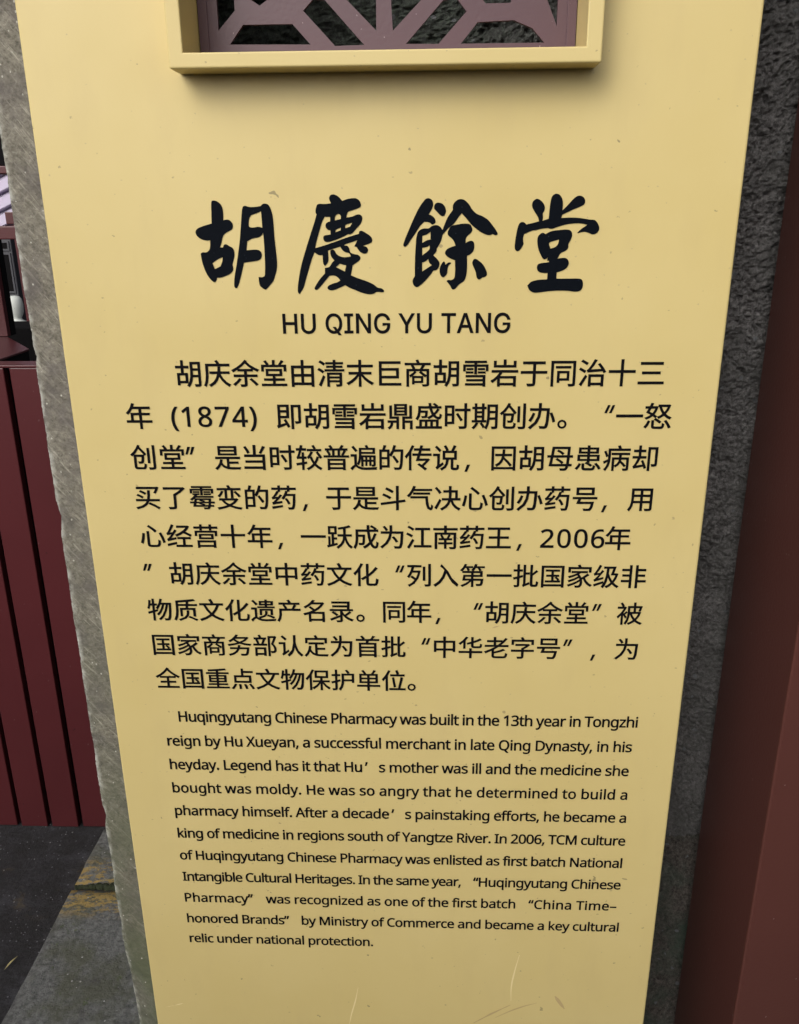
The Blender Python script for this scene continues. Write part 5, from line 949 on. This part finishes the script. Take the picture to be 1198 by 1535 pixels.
QUOTES = {'“': [[(.105, .765), (.170, .765), (.070, .50), (.0, .50)], [(.265, .765), (.330, .765), (.230, .50), (.160, .50)]],
          '”': [[(.085, .765), (.165, .765), (.055, .50), (.0, .50)], [(.245, .765), (.325, .765), (.215, .50), (.160, .50)]],
          '，': [[(.085, .12), (.170, .12), (.070, -.125), (.0, -.125)]]}

def glyph(kind, ch):
    if kind == 'c':
        if ch in QUOTES:
            return 1.0, QUOTES[ch]
        if ch in '()1234567890':
            a, e = GLYPHS['la'][ch]
            return a, decode(e)
        a, e = GLYPHS['cn'][ch]
        return 1.0, decode(e)
    a, e = GLYPHS['la' if kind == 'e' else 'ti'][ch]
    return a, decode(e)

STYLE = {'c': (0.0271, 1.0, 0.0125), 'e': (0.0178, 0.93, 0.0210), 't': (0.0245, 0.95, 0.016)}
LY = -0.0005
CACHE = {}
def inked(kind, ch):
    if (kind, ch) not in CACHE:
        a, cs = glyph(kind, ch)
        CACHE[kind, ch] = (a, fill(cs, STYLE[kind][2]) if cs else ([], []))
    return CACHE[kind, ch]

def set_line(kind, z, segs):
    em, hsc, _ = STYLE[kind]
    pieces = []
    for text, xa, xb in segs:
        gl = [inked(kind, c) for c in text]
        def width(track):
            pen, lo, hi = 0.0, 1e9, -1e9
            for a, (pv, _t) in gl:
                for x, _z in pv:
                    lo = min(lo, pen + x * hsc * em)
                    hi = max(hi, pen + x * hsc * em)
                pen += a * hsc * em + track
            return lo, hi
        lo, hi = width(0)
        track = 0.0
        if len(text) > 1:
            track = ((xb - xa) - (hi - lo)) / (len(text) - 1)
            lo, hi = width(track)
        pen = (xa + xb) / 2 - (lo + hi) / 2
        for a, (pv, tr) in gl:
            pieces.append(([(pen + x * hsc * em, z + y * em) for x, y in pv], tr))
            pen += a * hsc * em + track
    return flat_mesh(pieces, LY)

for kind, z, segs in LINES:
    runs = [[segs[0]]]
    for s in segs[1:]:
        if s[1] - runs[-1][-1][2] > 0.42 * STYLE[kind][0]:
            runs.append([s])          # a wide gap in the print: a new run of letters
        else:
            runs[-1].append(s)
    for r in runs:
        link('subtitle' if kind == 't' else 'text_run', set_line(kind, z, r), M['ink'], sign)

def smooth_outline(points, n=4):
    """closed outline through the points; the third number marks a sharp corner"""
    pts = [(Vector((x / 1e5, z / 1e5)), c == 1) for x, z, c in points]
    out = []
    N = len(pts)
    for i in range(N):
        p0, p1, p2, p3 = pts[i - 1][0], pts[i][0], pts[(i + 1) % N][0], pts[(i + 2) % N][0]
        L = (p2 - p1).length
        def tan(a, b, c):
            d = (c - a)
            if d.length < 1e-9: return Vector((0, 0))
            return d.normalized() * L
        t1 = tan(p0, p1, p2) if not pts[i][1] else (p2 - p1)
        t2 = tan(p1, p2, p3) if not pts[(i + 1) % N][1] else (p2 - p1)
        for k in range(n):
            s = k / n
            h = (2 * s**3 - 3 * s**2 + 1) * p1 + (s**3 - 2 * s**2 + s) * t1 + (-2 * s**3 + 3 * s**2) * p2 + (s**3 - s**2) * t2
            out.append((h.x, h.y))
    return out

for ch in CALLIGRAPHY:
    link('title_character', flat_mesh([fill([smooth_outline(c) for c in ch], 0, True)], LY), M['navy'], sign)

# ---- scratches and scuffs on the paint
def stroke_mark(name, pts, w, m, y=-0.0004):
    bm = bmesh.new()
    P = [Vector((p[0], 0, p[1])) for p in pts]
    rows = []
    n = 10
    for i in range(n + 1):
        t = i / n * (len(P) - 1)
        k = min(int(t), len(P) - 2)
        c = P[k].lerp(P[k + 1], t - k)
        d = (P[k + 1] - P[k]).normalized()
        nrm = Vector((-d.z, 0, d.x))
        ww = w * (0.25 + 0.75 * math.sin(math.pi * min(1, max(0.04, i / n)))) * (0.8 + 0.5 * noise.noise(Vector((i * 1.7, w * 900, 0))))
        rows.append([bm.verts.new((c + nrm * s * ww) + Vector((0, y, 0))) for s in (-1, 1)])
    for a, b in zip(rows, rows[1:]):
        bm.faces.new((a[0], b[0], b[1], a[1]))
    return bobj(name, bm, m, sign)
stroke_mark('scratch', [(.1095, .6443), (.1055, .624), (.1022, .6024), (.1011, .5882), (.1018, .5695)], 0.0011, M['scratch'])
stroke_mark('scratch', [(-.0883, .5853), (-.0922, .563), (-.0979, .5403), (-.1009, .5231)], 0.0010, M['scratch'])
stroke_mark('scratch', [(-.3220, .5480), (-.3114, .5516)], 0.0009, M['scratch'])
stroke_mark('scratch', [(-.3335, .5446), (-.3229, .5478)], 0.0003, M['scratch'])
stroke_mark('scuff', [(.0562, .5309), (.0768, .5464), (.1012, .5628)], 0.0016, M['scuff'])
stroke_mark('scuff', [(.0832, .541), (.1015, .5528), (.1178, .5612), (.134, .5673)], 0.0011, M['scuff'])
stroke_mark('scuff', [(.1558, .5790), (.1683, .5585)], 0.0030, M['scuff'])
stroke_mark('scuff', [(.0642, 1.0866), (.071, 1.089)], 0.0009, M['scuff'])

# ------------------------------------------------------------------ boarded timber partition behind, at the left
FYY = 0.97
part = thing('timber_partition', 'dark maroon boarded timber partition with an open upper bay, left behind the stone pillar', 'partition', (-1.0, FYY, 0.0))
GAP, PITCH = 0.0118, 0.0803
first = None
k = 0
x = -0.9055 + PITCH * 2
while x > -2.2:
    # board between two grooves: right edge at x, width pitch-gap
    if first is None:
        bm = box(-(PITCH - GAP) / 2, (PITCH - GAP) / 2, 0, 0.022, 0, 1.1858, 0.002, 2)
        me = mesh(bm, 'board')
        me.materials.append(M['maroon'])
        first = me
    o = bpy.data.objects.new('board', first)
    COL.objects.link(o)
    o.parent = part
    o.location = (x - (PITCH - GAP) / 2 + 1.0, 0.002 * (k % 3 == 1), 0.001)
    x -= PITCH
    k += 1
bobj('backing', box(-2.2, -0.35, FYY + 0.024, FYY + 0.05, 0.01, 1.178), M['dark'], part)
bobj('cap_rail', box(-2.2, -0.35, FYY - 0.0005, FYY + 0.055, 1.1875, 1.1925, 0.0012, 2), M['maroon'], part)
bobj('upper_rail', box(-2.2, -0.35, FYY, FYY + 0.06, 1.4455, 1.4710, 0.002, 2), M['maroon'], part)
bobj('stile', box(-0.80, -0.70, FYY, FYY + 0.05, 1.193, 2.4, 0.002, 2), M['maroon'], part)
bobj('stile', box(-0.9515, -0.90, 1.18, 1.22, 1.4712, 1.4975, 0.002, 2), M['maroon'], part)
bobj('head_beam', box(-2.2, -0.35, 1.18, 1.26, 1.5765, 1.5925, 0.002, 2), M['maroon'], part)
bobj('head_board', box(-2.2, -0.35, 1.20, 1.26, 1.5930, 2.6, 0.002, 2), M['dark'], part)

# ledge behind the boards with the inner post standing on it
ledge = thing('counter_ledge', 'maroon painted counter ledge just behind the top of the boarded partition', 'counter', (-1.2, 1.25, 0))
def prism(pts, z0, z1, bevel=0.002):
    bm = bmesh.new()
    b_ = [bm.verts.new((x, y, z0)) for x, y in pts]
    t_ = [bm.verts.new((x, y, z1)) for x, y in pts]
    bm.faces.new(b_[::-1]); bm.faces.new(t_)
    for i in range(len(pts)):
        j = (i + 1) % len(pts)
        bm.faces.new((b_[i], b_[j], t_[j], t_[i]))
    bmesh.ops.recalc_face_normals(bm, faces=bm.faces)
    if bevel:
        bmesh.ops.bevel(bm, geom=list(bm.edges), offset=bevel, segments=1, affect='EDGES')
    return bm
bobj('top', prism([(-2.0, 1.03), (-0.9753, 1.03), (-0.9753, 1.2485), (-1.124, 1.452), (-2.0, 1.452)], 1.1795, 1.1845, 0.001), M['maroon'], ledge)
bobj('cabinet', prism([(-2.0, 1.035), (-0.977, 1.035), (-0.977, 1.247), (-1.126, 1.45), (-2.0, 1.45)], 0.0, 1.179, 0), M['dark'], ledge)  # faces below the ledge, their shade painted in as black
ipost = thing('inner_post', 'slim maroon post standing on the ledge behind the boarded partition', 'post', (-1.17, 1.47, 1.185))
bobj('shaft', box(-1.22, -1.1240, 1.452, 1.470, 1.1855, 2.5, 0.001, 1), M['maroon'], ipost)
bobj('painted_shade_cheek', box(-1.20, -1.1235, 1.4705, 1.4985, 1.1855, 2.5), M['dark'], ipost)  # shadow side of the post, painted black

# tilted pale slats above the rail
blind = thing('slatted_awning', 'stack of pale lilac tilted slats seen above the maroon rail', 'awning', (-1.9, 2.5, 1.5))
for i in range(4):
    zc_ = 1.643 - 0.0565 * i
    bm = box(-0.5, 0.5, -0.015, 0.015, -0.0248, 0.0248, 0.003, 1)
    me = mesh(bm, 'slat')
    me.materials.append(M['lilac'])
    o = bpy.data.objects.new('slat', me)
    COL.objects.link(o)
    o.parent = blind
    ang = R(24)
    cx = -1.575 - 0.5 * math.cos(ang) + 0.09 * math.cos(ang)
    o.rotation_euler = (R(-18), -ang, 0)
    o.location = (cx + 1.9, 0.0, zc_ - 0.41 * math.sin(ang) - 1.5)

# grey panelled cabinet door and timber upright further back
cab = thing('panelled_cabinet', 'dark grey panelled cupboard front seen through the open bay of the partition', 'cabinet', (-3.1, 5.0, 0))
bobj('carcass', box(-3.6, -2.775, 5.0, 5.3, 0.6, 2.2, 0.004, 1), M['grey'], cab)
for z0, z1 in ((0.99, 1.225), (1.262, 1.30)):
    d = bobj('door_panel', ring(-2.90, -2.788, z0 - 0.012, z1 + 0.012, -2.888, -2.800, z0, z1, 4.992, 5.0, 0.001, 0.002), M['grey'], cab)
    bobj('recess', box(-2.887, -2.801, 4.9965, 4.999, z0 + 0.001, z1 - 0.001), M['dark'], cab)
up = thing('timber_upright', 'thin dark maroon upright beside the grey cupboard in the background', 'post', (-2.03, 3.5, 0))
bobj('shaft', box(-2.0375, -2.012, 3.5, 3.53, 0.0, 2.2, 0.001, 1), M['maroon'], up)

# white finial on a low plinth
def lathe(prof, n=28, loc=(0, 0, 0)):
    bm = bmesh.new()
    rows = []
    for r, z in prof:
        rows.append([bm.verts.new((loc[0] + r * math.cos(2 * math.pi * i / n), loc[1] + r * math.sin(2 * math.pi * i / n), loc[2] + z)) for i in range(n)])
    for a, b in zip(rows, rows[1:]):
        for i in range(n):
            j = (i + 1) % n
            bm.faces.new((a[i], a[j], b[j], b[i]))
    bm.faces.new(rows[0][::-1]); bm.faces.new(rows[-1])
    bmesh.ops.recalc_face_normals(bm, faces=bm.faces)
    return bm
fin = thing('stone_finial', 'glazed white rounded stone finial on a low square plinth', 'finial', (-2.43, 4.2, 0))
bobj('ball', lathe([(0.012, 0.181), (0.035, 0.176), (0.046, 0.16), (0.0505, 0.13), (0.048, 0.09), (0.038, 0.065), (0.030, 0.055), (0.034, 0.045), (0.058, 0.032), (0.060, 0.028)][::-1], 28, (-2.43, 4.2, 0.855)), M['white'], fin, True)
bobj('plinth', box(-2.50, -2.369, 4.12, 4.28, 0.855, 0.882, 0.003, 2), M['white'], fin)
bobj('pedestal', box(-2.52, -2.35, 4.10, 4.30, 0.0, 0.8545, 0.003, 1), M['dark'], fin)
pst = thing('black_block', 'long plain black block in front of the white finial', 'bench', (-2.4, 3.3, 0))
bobj('block', box(-3.6, -1.2, 3.2, 3.45, 0.0, 0.982, 0.004, 1), M['dark'], pst)  # plain black block, fills the black area below the plinth

backwall = bobj('back_wall', box(-9, 3, 6.0, 6.2, 0, 3.4), M['dark'])
backwall['label'] = 'dark wall closing off the background behind the partition'
backwall['category'] = 'wall'

# dry leaf sliver on the asphalt
bm = bmesh.new()
rows = []
for i in range(7):
    t = i / 6
    c = Vector((-0.8870 + 0.012 * t, 0.528 + 0.034 * t, 0.006 + 0.003 * math.sin(t * 3)))
    w = 0.0020 * math.sin(math.pi * min(0.97, max(0.05, t))) 
    rows.append([bm.verts.new(c + Vector((-w, w * 0.3, 0))), bm.verts.new(c + Vector((0, 0, 0.001))), bm.verts.new(c + Vector((w, -w * 0.3, 0)))])
for a, b in zip(rows, rows[1:]):
    bm.faces.new((a[0], b[0], b[1], a[1])); bm.faces.new((a[1], b[1], b[2], a[2]))
lf = bobj('dry_leaf', bm, M['leaf'])
lf['label'] = 'narrow dry yellow leaf lying on the dark asphalt'
lf['category'] = 'leaf'
